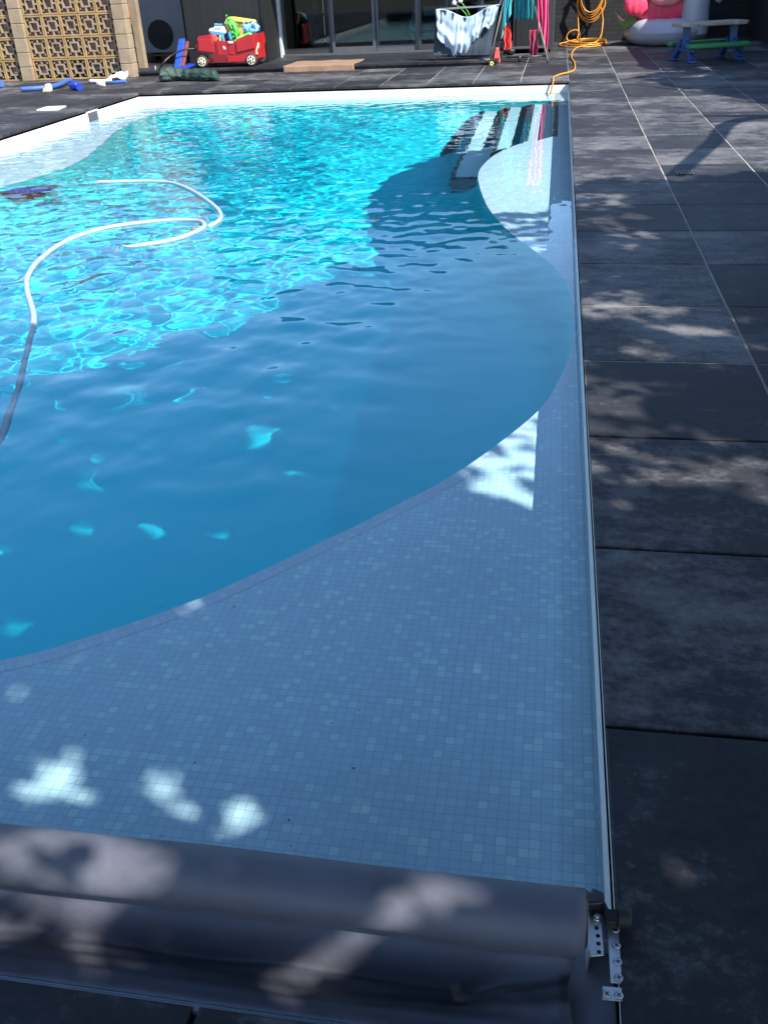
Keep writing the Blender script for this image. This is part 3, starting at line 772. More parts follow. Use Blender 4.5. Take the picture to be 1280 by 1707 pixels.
# door openings from left to right, by their frames in the front plane
def px_x(px, py, Y): return aty(px, py, Y).x
xl = cr + 0.06
fx = [px_x(471, 60, YD), px_x(553, 60, YD), px_x(626, 60, YD), px_x(697, 60, YD), px_x(748, 60, YD), px_x(800, 60, YD), px_x(860, 60, YD)]
m = MB()
m.box(fx[0]-0.03, fx[-1]+0.5, YD-0.04, YD+0.10, ZS, ZS+0.035)
m.build('door_track', MT['alu'], house, bevel=0.004)
m = MB(); m.box(fx[0]-0.045, fx[0]-0.005, YD-0.05, YD+0.1, ZS, 2.2); m.build('door_post', MT['trim'], house)
m = MB(); m.box(fx[0]-0.05, fx[-1]+0.5, YD-0.05, YD+0.14, 2.2, 2.36); m.build('lintel', MT['alu_dark'], house)
for i in range(len(fx)-1):
    a, b = fx[i], fx[i+1]; dy = 0.0 if i % 2 else 0.05
    mt = MT['alu'] if i in (0, 1, 2) else MT['alu_dark']
    m = MB(); sw = 0.05
    m.box(a+0.002, a+sw, YD+dy, YD+dy+0.045, ZS+0.036, 2.2); m.box(b-sw, b-0.002, YD+dy, YD+dy+0.045, ZS+0.036, 2.2)
    m.box(a+sw, b-sw, YD+dy, YD+dy+0.045, ZS+0.036, ZS+0.12); m.box(a+sw, b-sw, YD+dy, YD+dy+0.045, 2.1, 2.2)
    d = m.build('sliding_door', mt if i else MT['alu_dark'], house, bevel=0.003)
    q = MB(); q.box(a+sw+0.001, b-sw-0.001, YD+dy+0.018, YD+dy+0.026, ZS+0.121, 2.099); q.build('pane', MT['pane'], d)
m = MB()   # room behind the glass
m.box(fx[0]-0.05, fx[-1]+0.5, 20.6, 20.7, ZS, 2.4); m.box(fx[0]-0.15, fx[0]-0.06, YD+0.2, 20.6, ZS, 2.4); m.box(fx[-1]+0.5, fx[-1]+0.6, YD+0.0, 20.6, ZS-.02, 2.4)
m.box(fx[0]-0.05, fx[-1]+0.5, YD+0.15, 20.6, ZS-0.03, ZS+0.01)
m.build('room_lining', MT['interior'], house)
m = MB(); m.box(cl-0.1, fx[-1]+0.7, 16.05, 20.8, 2.37, 2.5); m.build('roof', MT['roof'], house)
m = MB(); m.box(fx[-1]+0.0, fx[-1]+0.5, YD-0.02, YD+0.1, ZS, 2.2); m.build('end_wall', MT['clad'], house)
# things dimly seen through the glass
m = MB()
for z in (0.25, 0.62, 1.0, 1.4): m.box(fx[0]+0.12, fx[1]-0.35, 18.6, 18.95, z, z+0.03)
m.box(fx[0]+0.12, fx[0]+0.15, 18.6, 18.95, ZS+.01, 1.7); m.box(fx[1]-0.38, fx[1]-0.35, 18.6, 18.95, ZS+.01, 1.7)
rs = random.Random(3)
for z in (0.28, 0.65, 1.03):
    x = fx[0]+0.18
    while x < fx[1]-0.6:
        wv = rs.uniform(0.06, 0.2); m.box(x, x+wv, 18.62, 18.9, z+.002, z+rs.uniform(0.1, 0.26)); x += wv + 0.03
tag(m.build('shelf_unit', MT['interior_lt'] if False else M('muted_shelf', (0.12, 0.14, 0.13), 0.8, 0.5, 3, 0)), 'dim grey shelf unit with clutter, behind the leftmost glass door', 'shelf')
t = thing('folding_stool', 'pale stool with slanting yellow leg behind the third glass door', 'stool', tuple(aty(690, 72, 17.5) * 1.0))
P = lambda x, y: aty(x, y, 17.5)
m = MB(); m.bar(P(686, 57), P(692, 73), 0.03, 0.03); m.bar(P(668, 73), P(697, 72), 0.03, 0.02); m.build('leg', MT['yellow'], t)
m = MB(); m.prism([(0,0),(0.06,0.30),(-0.02,0.34),(-0.12,0.06)], P(692, 53), (1,0,0), (0,0,1), (0,1,0), 0.03); m.build('backrest', MT['interior_lt'], t)
for k, (xa, ya, xb, yb) in enumerate(((706, 9, 746, 26), (706, 46, 735, 62))):  # the low board stands in for a reflection in the glass
    a = aty(xa, yb, 17.6); b = aty(xb, ya, 17.6)
    m = MB(); m.box(a.x, b.x, 17.6, 17.63, a.z, b.z)
    tag(m.build('pane_board', MT['interior_lt']), ('grey board high behind the dark glass, left of the blue sheet', 'grey board low behind the dark glass, added as a light reflection, left of the blue sheet')[k], 'board')

# orange slatted wall, air-conditioning unit and its recess
XW0, XW1 = aty(214, 20, 17.7).x, cl
m = MB(); m.box(XW0-1.4, XW1, 17.7, 17.85, -0.02, 2.5)
tag(m.build('slatted_wall', MT['orange_wood']), 'orange cedar slatted wall behind the air conditioner', 'wall')
a0 = aty(243, 100, 17.15); a1 = aty(309, 12, 17.15)
ac = thing('air_conditioner', 'white air conditioner outdoor unit with round black fan, beside the boarded wall', 'air conditioner', ((a0.x+a1.x)/2, 17.3, 0.18))
x0, x1 = a0.x, a0.x + 0.80
m = MB(); m.box(x0, x1, 17.15, 17.48, 0.20, 1.06); m.build('casing', MT['acwhite'], ac, bevel=0.015)
fc = Vector(((aty(268, 60, 17.14)).x, 17.14, aty(268, 58, 17.14).z))
m = MB(); m.disc(fc + Vector((0, 0.012, 0)), (0,1,0), 0.235, 0.012, 32); m.build('fan_opening', MT['black'], ac)
m = MB()
for rr in (0.06, 0.10, 0.14, 0.18, 0.225):
    m.tube([fc + Vector((rr*math.cos(a), -0.004, rr*math.sin(a))) for a in np.linspace(0, 2*math.pi, 33)[:-1].tolist()], 0.003, 5, closed=True)
for k in range(12):
    a = k*math.pi/6; m.bar(fc + Vector((0.04*math.cos(a), -0.004, 0.04*math.sin(a))), fc + Vector((0.225*math.cos(a), -0.004, 0.225*math.sin(a))), 0.004, 0.004)
m.disc(fc, (0,1,0), 0.03, 0.015, 16)
m.build('fan_grille', MT['blackplastic'], ac)
for dx in (0.1, 0.62):
    m = MB(); m.box(x0+dx, x0+dx+0.07, 17.18, 17.46, ZS+0.001, 0.199); m.build('foot', MT['blackplastic'], ac)
m = MB(); m.box(XW0+0.25, XW1-0.01, 17.0, 17.14, ZS+0.09, ZS+0.115)
tag(m.build('low_rail', MT['alu_dark']), 'dark low rail in front of the air conditioner feet', 'rail')

# ------------------------------------------------------------------ pierced block screen
YB = 15.1
bw = thing('breeze_block_wall', 'tan pierced breeze block screen wall between square block piers', 'wall', (-7.8, YB, 0))
PB = 0.305
def pier(xc, yc, wd=0.2, top=2.0):
    m = MB(); z = 0.0
    while z < top:
        j = rnd.uniform(-.002, .002)
        m.box(xc-wd/2+j, xc+wd/2+j, yc-wd/2, yc+wd/2, z+0.002, z+0.198)
        z += 0.203
    o = m.build('pier', MT['pier'], bw, bevel=0.008)
    q = MB(); q.box(xc-wd/2+.008, xc+wd/2-.008, yc-wd/2+.008, yc+wd/2-.008, 0, top); q.build('mortar', MT['block_edge'], o)
def block_panel(x0, n, nz_):
    m = MB(); e = MB(); T = 0.045
    yf, yb_ = YB - T, YB + T
    for i in range(n):
        for j in range(nz_):
            X0 = x0 + i*PB + 0.004; X1 = X0 + PB - 0.008; Z0 = 0.004 + j*PB; Z1 = Z0 + PB - 0.008
            fr = 0.020
            e.box(X0, X1, yf, yb_, Z0, Z0+fr); e.box(X0, X1, yf, yb_, Z1-fr, Z1)
            e.box(X0, X0+fr, yf, yb_, Z0+fr, Z1-fr); e.box(X1-fr, X1, yf, yb_, Z0+fr, Z1-fr)
            cx, cz = (X0+X1)/2, (Z0+Z1)/2
            R_, b = 0.074, 0.021; y0, y1 = yf+0.006, yb_-0.006
            # stepped square ring
            m.box(cx-R_, cx+R_, y0, y1, cz+R_-b, cz+R_); m.box(cx-R_, cx+R_, y0, y1, cz-R_, cz-R_+b)
            m.box(cx-R_, cx-R_+b, y0, y1, cz-R_+b, cz+R_-b); m.box(cx+R_-b, cx+R_, y0, y1, cz-R_+b, cz+R_-b)
            # arms to the frame
            H = (X1-X0)/2 - fr
            m.box(cx-0.013, cx+0.013, y0, y1, cz+R_+.0005, cz+H); m.box(cx-0.013, cx+0.013, y0, y1, cz-H, cz-R_-.0005)
            m.box(cx+R_+.0005, cx+H, y0, y1, cz-0.013, cz+0.013); m.box(cx-H, cx-R_-.0005, y0, y1, cz-0.013, cz+0.013)
            # corner pegs
            for sx in (-1, 1):
                for sz in (-1, 1):
                    a = cx + sx*(R_+0.018); c = cz + sz*(R_+0.018)
                    m.box(a-0.010, a+0.010, y0, y1, c-0.010, c+0.010)
    o = e.build('block_frame', MT['block_edge'], bw)
    m.build('block_pattern', MT['block'], o)
pl = aty(53, 130, YB).x; pr = aty(218, 120, YB).x
pier(pl, YB-0.01); pier(pr, YB-0.01)
nblk = 5
x_start = pl + 0.1 + max(0.0, (pr - pl - 0.2 - nblk*PB)/2)
block_panel(x_start, nblk, 6)
block_panel(pl - 0.1 - 6*PB, 6, 6)
pier(pl - 0.2 - 6*PB, YB-0.01)
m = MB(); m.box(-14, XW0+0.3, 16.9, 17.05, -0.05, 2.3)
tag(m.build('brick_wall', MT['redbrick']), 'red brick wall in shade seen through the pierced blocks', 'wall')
a = aty(228, 40, 15.9)
m = MB(); m.box(a.x-0.06, a.x+0.06, 15.85, 15.97, 0, 2.2)
tag(m.build('timber_post', MT['pier'], bevel=0.006), 'square tan post just behind the right hand block pier', 'post')

# ------------------------------------------------------------------ black brick wall and dark shed
m = MB(); m.box(aty(905, 40, 19.35).x, 9.0, 19.35, 19.6, -0.05, 2.6)
tag(m.build('brick_wall', MT['blackbrick']), 'black painted brick wall behind the coiled yellow hose', 'wall')
shed = thing('garden_shed', 'dark boarded shed in deep shade beside the inflatable', 'shed', (4.1, 15.9, 0))
m = MB(); m.box(3.15, 5.2, 13.4, 19.3, -0.05, 2.5); m.build('boarded_wall', MT['shed'], shed)
m = MB(); m.box(3.05, 5.4, 13.2, 19.34, 2.5, 2.6); m.build('roof', MT['roof'], shed)

# ------------------------------------------------------------------ red wagon with toys
YWG = 15.42
def wp(u, v, dy=0.0): return aty(320 + u/10.667, 20 + v/10.667, YWG + dy)
def poly_at(pts, Y, fn):
    o = [fn(u, v, Y) for u, v in pts]; b = o[0]
    return [(p.x - b.x, p.z - b.z) for p in o], b
wg = thing('toy_wagon', 'red plastic toy wagon full of pool toys, parked on the step', 'wagon', (wp(620, 980).x, YWG+0.25, ZS))
def wprism(mb, pts, dy, depth):
    pl_, b = poly_at(pts, 0.0, lambda u, v, Y: wp(u, v))
    mb.prism(pl_, b + Vector((0, dy, 0)), (1,0,0), (0,0,1), (0,1,0), depth)
side = [(100,470),(120,430),(330,405),(372,515),(640,520),(765,525),(800,480),(1120,380),(1160,560),(1135,650),(1120,860),(980,905),(640,905),(400,905),(340,745),(110,705)]
m = MB(); wprism(m, side, 0.0, 0.035); wprism(m, side, 0.46, 0.035)
a, b = wp(110, 460), wp(110, 690); m.box(a.x, a.x+0.035, YWG+.035, YWG+.46, b.z, a.z)
a, b = wp(1130, 420), wp(1130, 830); m.box(a.x-0.035, a.x, YWG+.035, YWG+.46, b.z, a.z)
a, b = wp(150, 860), wp(1090, 880); m.box(a.x, b.x, YWG+.035, YWG+.46, wp(600,890).z, wp(600, 850).z)
m.build('body', MT['red'], wg, bevel=0.008)
m = MB(); wprism(m, [(118,490),(345,480),(392,560),(412,728),(122,690)], -0.018, 0.018); m.build('side_panel', MT['red'], wg, bevel=0.01)
m = MB(); wprism(m, [(785,520),(1115,415),(1135,640),(800,722)], -0.022, 0.022); m.build('side_panel', MT['red'], wg, bevel=0.01)
m = MB(); wprism(m, [(350,750),(628,762),(628,900),(400,900)], -0.004, 0.004); wprism(m, [(405,545),(445,550),(470,735),(425,735)], -0.006, 0.006); m.build('lower_panel', MT['red_dk'], wg)
m = MB(); wprism(m, [(640,790),(940,800),(940,880),(640,885)], -0.012, 0.012); m.build('door_step', MT['red'], wg, bevel=0.005)
m = MB(); wprism(m, [(650,535),(748,530),(745,760),(652,750)], -0.009, 0.009); m.build('door', MT['red'], wg, bevel=0.006)
m = MB(); wprism(m, [(645,515),(745,512),(738,560),(655,563)], -0.020, 0.012); m.build('door_latch', MT['cream'], wg, bevel=0.005)
m = MB(); wprism(m, [(10,600),(85,570),(105,630),(200,640),(215,700),(190,722),(85,715),(20,690)], 0.12, 0.22); m.build('bumper', MT['red'], wg, bevel=0.012)
m = MB(); wprism(m, [(1135,545),(1180,560),(1175,640),(1150,690),(1165,760),(1128,760),(1120,650)], 0.02, 0.06); m.build('rear_bracket', MT['cream'], wg, bevel=0.006)
# small white badge on the side: a bar with an angled hook and a block
m = MB()
for pts in ([(555,605),(580,600),(583,625),(572,640),(560,640)], [(560,650),(605,645),(608,662),(566,664)], [(585,620),(606,632),(604,642),(583,640)]): wprism(m, pts, -0.008, 0.004)
m.build('badge', MT['white'], wg)
def wheel(u, v, dy, r=0.092):
    c = wp(u, v) + Vector((0, dy, 0)); c.z = ZS + r + 0.002
    o = MB(); o.tube([c + Vector((0.074*math.cos(a), 0, 0.074*math.sin(a))) for a in np.linspace(0, 2*math.pi, 29)[:-1].tolist()], 0.0185, 8, closed=True); o.disc(c + Vector((0,0.01,0)), (0,1,0), 0.075, 0.05, 24)
    wh = o.build('wheel', MT['tyre'], wg)
    h = MB(); h.disc(c + Vector((0,-0.022,0)), (0,1,0), 0.066, 0.018, 24); h.disc(c + Vector((0,-0.032,0)), (0,1,0), 0.024, 0.02, 16); h.build('rim', MT['cream'], wh, bevel=0.004)
    q = MB()
    for k in range(6):
        a = k*math.pi/3 + 0.4; q.disc(c + Vector((0.043*math.cos(a), -0.0318, 0.043*math.sin(a))), (0,1,0), 0.012, 0.003, 10)
    q.disc(c + Vector((0,-0.0435,0)), (0,1,0), 0.009, 0.004, 10)
    q.build('spoke_hole', MT['blackplastic'], wh)
wheel(195, 900, -0.02); wheel(1068, 870, -0.02); wheel(1068, 870, 0.50); wheel(195, 900, 0.50)
# the pulling handle: dark tube bowing down to the deck on the left
m = MB(); hp = [aty(335, 82, 15.6), aty(312, 82, 15.5), aty(298, 86, 15.45), aty(284, 94, 15.4), aty(272, 106, 15.3), at(264, 121, 0.03)]
m.tube(hp, 0.014, 8, smooth_path=5); hd = m.build('handle', MT['blackplastic'], wg)
m = MB(); a = hp[-1]; m.tube([a + Vector((-0.03,0,0.10)), a + Vector((-0.045,-.01,-0.02))], 0.012, 8); m.build('grip', MT['acwhite'], hd)

# toys in the wagon
t = thing('toy_boat', 'blue and white toy boat in the front of the red wagon', 'toy boat', tuple(wp(400, 400, 0.2)))
def tprism(pts, dy, depth, name, mat, parent, bev=0.006):
    m = MB(); wprism(m, pts, dy, depth); return m.build(name, mat, parent, bevel=bev)
tprism([(250,352),(545,388),(520,440),(300,400)], 0.12, 0.16, 'hull', MT['skyblue'], t)
tprism([(250,335),(270,300),(345,285),(350,255),(500,268),(548,372),(545,387),(262,350)], 0.13, 0.14, 'deck_house', MT['white'], t)
tprism([(335,215),(430,225),(470,220),(470,250),(345,240)], 0.15, 0.1, 'cabin', MT['skyblue'], t)
m = MB()
for u in (375, 412, 447): m.disc(wp(u, 305) + Vector((0,0.128,0)), (0,1,0), 0.009, 0.006, 10)
m.build('porthole', MT['navy'], t)
t = thing('toy_case', 'yellow rounded toy carry case with ARK lettering standing in the red wagon', 'toy case', tuple(wp(720, 400, 0.3)))
ca = [(480,190),(500,130),(545,105),(620,105),(1000,160),(1022,200),(1000,470),(560,470)]
tprism(ca, 0.30, 0.12, 'shell', MT['yellow'], t, 0.012)
tprism([(640,150),(975,195),(970,225),(650,185)], 0.288, 0.012, 'ridge', MT['yellow'], t, 0.004)
tprism([(478,200),(560,200),(585,400),(545,385)], 0.27, 0.03, 'end_flap', M('peach_plastic', (0.80, 0.48, 0.16), 0.5, 0.1, 8, 0.05), t, 0.006)
def text(body, p, size, mat, parent, ang=0.0, depth=0.002):
    cu = bpy.data.curves.new('lettering', 'FONT'); cu.body = body; cu.size = size; cu.extrude = depth; cu.align_x = 'LEFT'
    o = bpy.data.objects.new('lettering_tmp', cu); COL.objects.link(o)
    dg = bpy.context.evaluated_depsgraph_get(); me = bpy.data.meshes.new_from_object(o.evaluated_get(dg))
    bpy.data.objects.remove(o); bpy.data.curves.remove(cu)
    me.materials.clear(); me.materials.append(mat)
    me.transform(Matrix.Translation(Vector(p) - Vector(parent.location)) @ Matrix.Rotation(ang, 4, 'Y') @ Matrix.Rotation(math.pi/2, 4, 'X'))
    q = bpy.data.objects.new('lettering', me); COL.objects.link(q); q.parent = parent; return q
text('ARK FU', wp(715, 245, 0) + Vector((0, 0.282, 0)), 0.058, MT['black'], t, 0.08)
m = MB(); sp = [wp(560,115), wp(600,180), wp(640,240), wp(690,330), wp(720,440), wp(735,500)]
m.tube([p + Vector((0, 0.22, 0)) for p in sp], [0.02, 0.05, 0.062, 0.06, 0.05, 0.035], 12, smooth_path=5)
for k in range(26):
    u = k/25; a = sp[0].lerp(sp[-1], u) + Vector((0.03*math.sin(k*2.3), 0.17, 0.03*math.cos(k*1.7))); m.blob(a, .014, .014, .016, k, 0, 1, 8, 5)
t = thing('toy_crocodile', 'bumpy green toy crocodile leaning up against the yellow case', 'toy', tuple(wp(650, 480, 0.2)))
m.build('body', MT['green'], t)
m = MB(); m.bar(wp(615,220)+Vector((0,.15,0)), wp(655,300)+Vector((0,.15,0)), 0.012, 0.012); m.bar(wp(680,210)+Vector((0,.15,0)), wp(725,330)+Vector((0,.15,0)), 0.014, 0.014); m.build('stripe', MT['lime'], t)
m = MB(); m.blob(wp(1030, 300, 0)+Vector((0,.18,0)), 0.115, 0.10, 0.095, 5, 0.25, 2.0, 24, 14); m.blob(wp(930, 290, 0)+Vector((0,.14,0)), 0.075, 0.06, 0.075, 8, 0.3, 2.5)
tag(m.build('beach_ball', MT['spotblue']), 'crumpled blue beach ball with navy spots at the rear of the wagon', 'beach ball')
m = MB(); wprism(m, [(330,405),(370,400),(430,500),(420,540),(270,540),(255,470)], 0.12, 0.14)
tag(m.build('toy_bucket', MT['coral'], bevel=0.01), 'coral plastic bucket under the toy boat in the wagon', 'bucket')
for k, (pts, mt, lb) in enumerate((([(450,430),(480,425),(490,530),(455,530)], MT['yellow'], 'pale yellow toy stick beside the coral bucket'), ([(490,425),(530,430),(560,540),(510,540)], MT['skyblue'], 'sky blue toy stick under the stern of the toy boat'), ([(610,375),(645,368),(690,500),(650,510)], MT['skyblue'], 'sky blue water squirter leaning in front of the crocodile'))):
    m = MB(); wprism(m, pts, 0.08, 0.035)
    tag(m.build('toy_stick', mt, bevel=0.008), lb, 'toy')
m = MB(); wprism(m, [(590,430),(640,415),(650,520),(590,520)], 0.14, 0.04)
tag(m.build('toy_cup', MT['navy'], bevel=0.008), 'navy toy cup low in the middle of the wagon', 'cup')
m = MB(); m.tube([wp(745,540)+Vector((0,.1,0)), wp(800,470)+Vector((0,.1,0)), wp(900,425)+Vector((0,.12,0)), wp(1000,400)+Vector((0,.1,0)), wp(1020,430)+Vector((0,.12,0))], 0.022, 8, smooth_path=5)
tag(m.build('toy_hoop', MT['lime']), 'lime green toy hoop hanging over the rear rim of the wagon', 'hoop')
m = MB(); wprism(m, [(850,300),(920,280),(960,420),(850,440)], 0.17, 0.06)
tag(m.build('toy_turtle', MT['green'], bevel=0.015), 'dark green toy tucked under the spotted beach ball', 'toy')

# boards leaning to the left of the wagon
def board(a, b, wd, th, mat, label, name='foam_board'):
    m = MB(); a = Vector(a); b = Vector(b); d = b - a; sx = Vector((1, 0, 0)) if abs(d.x) < abs(d.z) or True else None
    s_ = Vector((0,1,0)).cross(d).normalized(); n_ = d.cross(s_).normalized()
    m.obox((a+b)/2, d/2, s_*wd/2, n_*th/2)
    return tag(m.build(name, mat, bevel=0.012), label, 'foam board')
board(aty(296, 116, 15.35), aty(304, 66, 15.85), 0.11, 0.05, MT['boardblue'], 'blue foam board leaning between the air conditioner and the wagon')
board(aty(305, 112, 15.4), aty(313, 70, 15.85), 0.055, 0.05, MT['brown'], 'narrow red brown foam board leaning beside the blue one', 'foam_board')
m = MB(); a, b = at(279, 126, 0.02), aty(321, 107, 15.55)
m.bar(a, b, 0.16, 0.03)
bd = m.build('kickboard', MT['navy'], bevel=0.008); tag(bd, 'navy kickboard with a pale edge lying on the step edge by the bag', 'kickboard')
m = MB(); m.bar(a + Vector((0,-0.085,0.01)), a.lerp(b, 0.55) + Vector((0,-0.085,0.012)), 0.012, 0.022); m.build('edge_stripe', MT['skyblue'], bd)

# green bag on the paving
m = MB(); bl, br = at(257, 140), at(368, 134)
path = [Vector((bl.x + (br.x - bl.x)*u, 14.2 + 0.10*math.sin(u*5) , 0)) for u in np.linspace(0, 1, 40).tolist()]
def bagfn(u, v):
    i = v*(len(path)-1); k = min(int(i), len(path)-2); p = path[k].lerp(path[k+1], i-k)
    rr = (0.105 - 0.030*v + 0.006*math.sin(v*11) + 0.004*math.sin(v*41+2))*(min(1, v/0.05+0.02)**0.5)*(min(1, (1-v)/0.06+0.02)**0.5)
    a = 2*math.pi*u; q = 1 + 0.20*noise.noise(Vector((math.cos(a)*1.4, math.sin(a)*1.4, v*5))) + 0.16*noise.noise(Vector((math.cos(a)*3.2, math.sin(a)*3.2, v*13))) + 0.07*noise.noise(Vector((math.cos(a)*7, math.sin(a)*7, v*34)))
    return Vector((p.x + 0.02*math.sin(9*v), p.y + math.cos(a)*rr*1.25*q, max(0.003, rr*0.85 + math.sin(a)*rr*0.95*q)))
m.grid(bagfn, 40, 130, True, True)
tag(m.build('bag', MT['tarp']), 'long crumpled dark green bag on the paving at the far pool edge', 'bag')

# ribbed mat hanging over the step edge
m = MB()
x0, x1 = aty(474, 110, 15.16).x, aty(592, 110, 15.16).x
def matfn(u, v):
    s_ = v*0.95; x = x0 + (x1-x0)*u + 0.01*math.sin(v*5)
    wv = 0.006*math.sin(u*14) + 0.004*noise.noise(Vector((u*6, v*4, 2)))
    L1 = 0.80
    if s_ < L1: return Vector((x, 15.93 - s_, ZS + 0.012 + wv*0.5 + 0.004))
    q = s_ - L1; return Vector((x, 15.125 - 0.05*q - wv, ZS + 0.012 - q*0.62 + 0.004*math.sin(u*20)))
m.grid(matfn, 60, 40)
tag(m.build('doormat', MT['matfab'], solid=0.014), 'tan ribbed doormat draped over the step below the glass doors', 'doormat')

# ------------------------------------------------------------------ clothes airer, sheet and towels
YA = 15.25
A = lambda x, y, Y=YA: aty(x, y, Y)
air = thing('clothes_airer', 'metal folding clothes airer hung with towels beside the pale blue sheet', 'clothes airer', (A(865,106).x, YA+0.2, 0))
fl, fr_ = at(815, 107), at(913, 105)
top = 1.45
apexL, apexR = A(846, -22, 15.5), A(868, -22, 15.5)
for a, b in ((fl, Vector((A(858,0,15.5).x, 15.5, top))), (fr_, Vector((A(868,0,15.5).x, 15.5, top))), (fl + Vector((0.02,0.75,0.0)), Vector((A(858,0,15.5).x+0.02, 15.62, top))), (fr_ + Vector((0.0,0.75,0)), Vector((A(868,0,15.5).x, 15.62, top)))):
    z = 0.0 if a.y < 15.15 else 0.0
    m = MB(); m.tube([Vector((a.x, a.y, 0.012 if a.y < 15.9 and a.x > -1.03 or True else z)), b], 0.013, 8); m.build('leg', MT['pole'], air)
m = MB(); m.tube([fr_ + Vector((-0.62,0.05,0.09)), fr_ + Vector((-0.02,0.05,0.09))], 0.014, 8); m.tube([fr_ + Vector((-0.42,0.05,0.11)), fr_ + Vector((-0.42,0.05,0.02))], 0.022, 8); m.build('bottom_rail', MT['blackplastic'], air)
m = MB(); m.tube([fr_ + Vector((-0.01,0,0.03)), fr_ + Vector((0.01,-0.02,0.0))], 0.02, 8); m.build('foot', MT['blackplastic'], air)
m = MB(); m.tube([fl + Vector((-0.01,0,0.03)), fl + Vector((-0.02,-0.02,0.0))], 0.02, 8); m.build('foot', MT['blackplastic'], air)
tx0, tx1 = A(720, 5, 15.45).x, A(905, 5, 15.45).x
m = MB(); m.tube([Vector((A(838,0,15.5).x, 15.5, top)), Vector((A(905,0,15.5).x, 15.5, top))], 0.012, 8); m.tube([Vector((A(838,0,15.62).x, 15.62, top)), Vector((A(905,0,15.62).x, 15.62, top))], 0.012, 8); m.build('top_rail', MT['pole'], air)
# wing to the left carrying the sheet
wl_, wr_ = A(726, 17, 15.45), A(832, 9, 15.45)
m = MB(); m.tube([wl_, wr_, Vector((A(858,0,15.5).x, 15.5, top))], 0.010, 8); m.tube([wl_ + Vector((0,.4,0)), wr_ + Vector((0,.4,0)), Vector((A(858,0,15.5).x, 15.62, top))], 0.010, 8)
m.tube([wl_ + Vector((0.01,.0,-.01)), Vector((wl_.x+0.01, 15.5, ZS))], 0.010, 8); m.tube([wl_ + Vector((0.01,.4,-.01)), Vector((wl_.x+0.01, 15.85, ZS))], 0.010, 8); m.build('wing', MT['pole'], air)

# pale blue sheet: a short front flap over a longer back fall
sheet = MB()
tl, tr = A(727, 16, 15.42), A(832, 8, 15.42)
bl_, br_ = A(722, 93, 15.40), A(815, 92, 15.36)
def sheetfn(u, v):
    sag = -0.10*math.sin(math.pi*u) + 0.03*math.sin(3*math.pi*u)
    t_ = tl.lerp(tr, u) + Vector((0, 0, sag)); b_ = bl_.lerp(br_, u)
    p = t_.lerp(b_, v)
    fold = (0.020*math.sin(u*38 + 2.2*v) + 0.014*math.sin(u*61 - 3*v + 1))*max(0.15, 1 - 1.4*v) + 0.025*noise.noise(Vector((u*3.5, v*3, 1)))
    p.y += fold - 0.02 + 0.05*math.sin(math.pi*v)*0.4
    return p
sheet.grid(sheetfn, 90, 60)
tt = thing('bed_sheet', 'blue sheet with pale folded flap and back fall coloured dark for shade, hanging from the airer wing', 'sheet', ((bl_.x+br_.x)/2, 15.4, ZS))
sheet.build('back_fall', cloth('shaded_blue_sheet', (0.022, 0.034, 0.050), 0.1, 3), tt, solid=0.004)  # shade on the back fall is put into its dark colour
flap = MB()
def flapfn(u, v):
    sag = -0.10*math.sin(math.pi*u) + 0.03*math.sin(3*math.pi*u)
    t_ = tl.lerp(tr, u) + Vector((0, -0.012, sag + 0.008))
    ln = (0.27 + 0.27*math.exp(-((u-0.28)/0.34)**2) - 0.05*math.exp(-((u-0.0)/0.08)**2) + 0.03*math.sin(u*29) + 0.02*math.sin(u*53))*(1.0 if u < 0.93 else 0.9)
    x = t_.x + 0.05*v*(0.5-u) + 0.02*math.sin(u*24)*v - 0.06*v*(u > 0.4)*(u-0.4)
    y = t_.y - 0.05*v - 0.015 - abs(0.022*math.sin(u*31 + 2.5*v + 2*noise.noise(Vector((u*5,v*2,0)))))*(0.35+0.65*v) - 0.07*noise.noise(Vector((u*4.5, v*3.5, 7)))*(0.3+0.7*v)
    return Vector((x, y, t_.z - ln*v))
flap.grid(flapfn, 130, 26)
flap.build('front_flap', MT['sheet'], tt, solid=0.004)

def towel(pl_, pr_, drop, mat, label, cat='towel', name='towel', seed=0, nfold=5, amp=0.035, taper=0.0, skew=0.0, tip=0.0):
    m = MB(); pl_ = Vector(pl_); pr_ = Vector(pr_)
    def fn(u, v):
        p = pl_.lerp(pr_, 0.5 + (u-0.5)*(1 - taper*v))
        a = amp*(0.3+0.7*v)
        d = drop*(1 + tip*(u-0.5)) + 0.03*noise.noise(Vector((u*4, seed, 0)))
        return Vector((p.x + skew*v + 0.03*noise.noise(Vector((u*3, v*3, seed))), p.y + a*math.sin(u*nfold*6.28 + seed + 1.5*v) - 0.02, p.z - d*v))
    m.grid(fn, 50, 30)
    return tag(m.build(name, mat, solid=0.006), label, cat)
Zt = top + 0.02
towel((A(846,0,15.44).x, 15.44, Zt), (A(864,0,15.44).x, 15.44, Zt), Zt - aty(850, 44, 15.44).z, MT['teal'], 'teal towel bunched on the left of the airer with a ragged light corner', seed=1, nfold=3, amp=0.04, skew=-0.10, tip=-0.4)
towel((A(858,0,15.58).x, 15.58, Zt), (A(888,0,15.58).x, 15.58, Zt), Zt - aty(870, 33, 15.58).z, MT['teal'], 'darker teal towel hanging behind in the middle of the airer', seed=4, nfold=4, amp=0.03)
towel((A(876,0,15.50).x, 15.40, Zt), (A(884,0,15.5).x, 15.40, Zt), Zt - aty(900, 70, 15.4).z, MT['greencloth'], 'narrow dark green cloth hanging along the right leg of the airer', 'cloth', 'cloth', seed=6, nfold=2, amp=0.02, skew=0.20)
towel((A(886,0,15.40).x, 15.36, Zt), (A(914,0,15.4).x, 15.36, Zt), Zt - aty(910, 70, 15.36).z, MT['pink'], 'bright pink towel at the right end of the airer', seed=2, nfold=3, amp=0.045, taper=0.45, skew=0.06, tip=0.25)
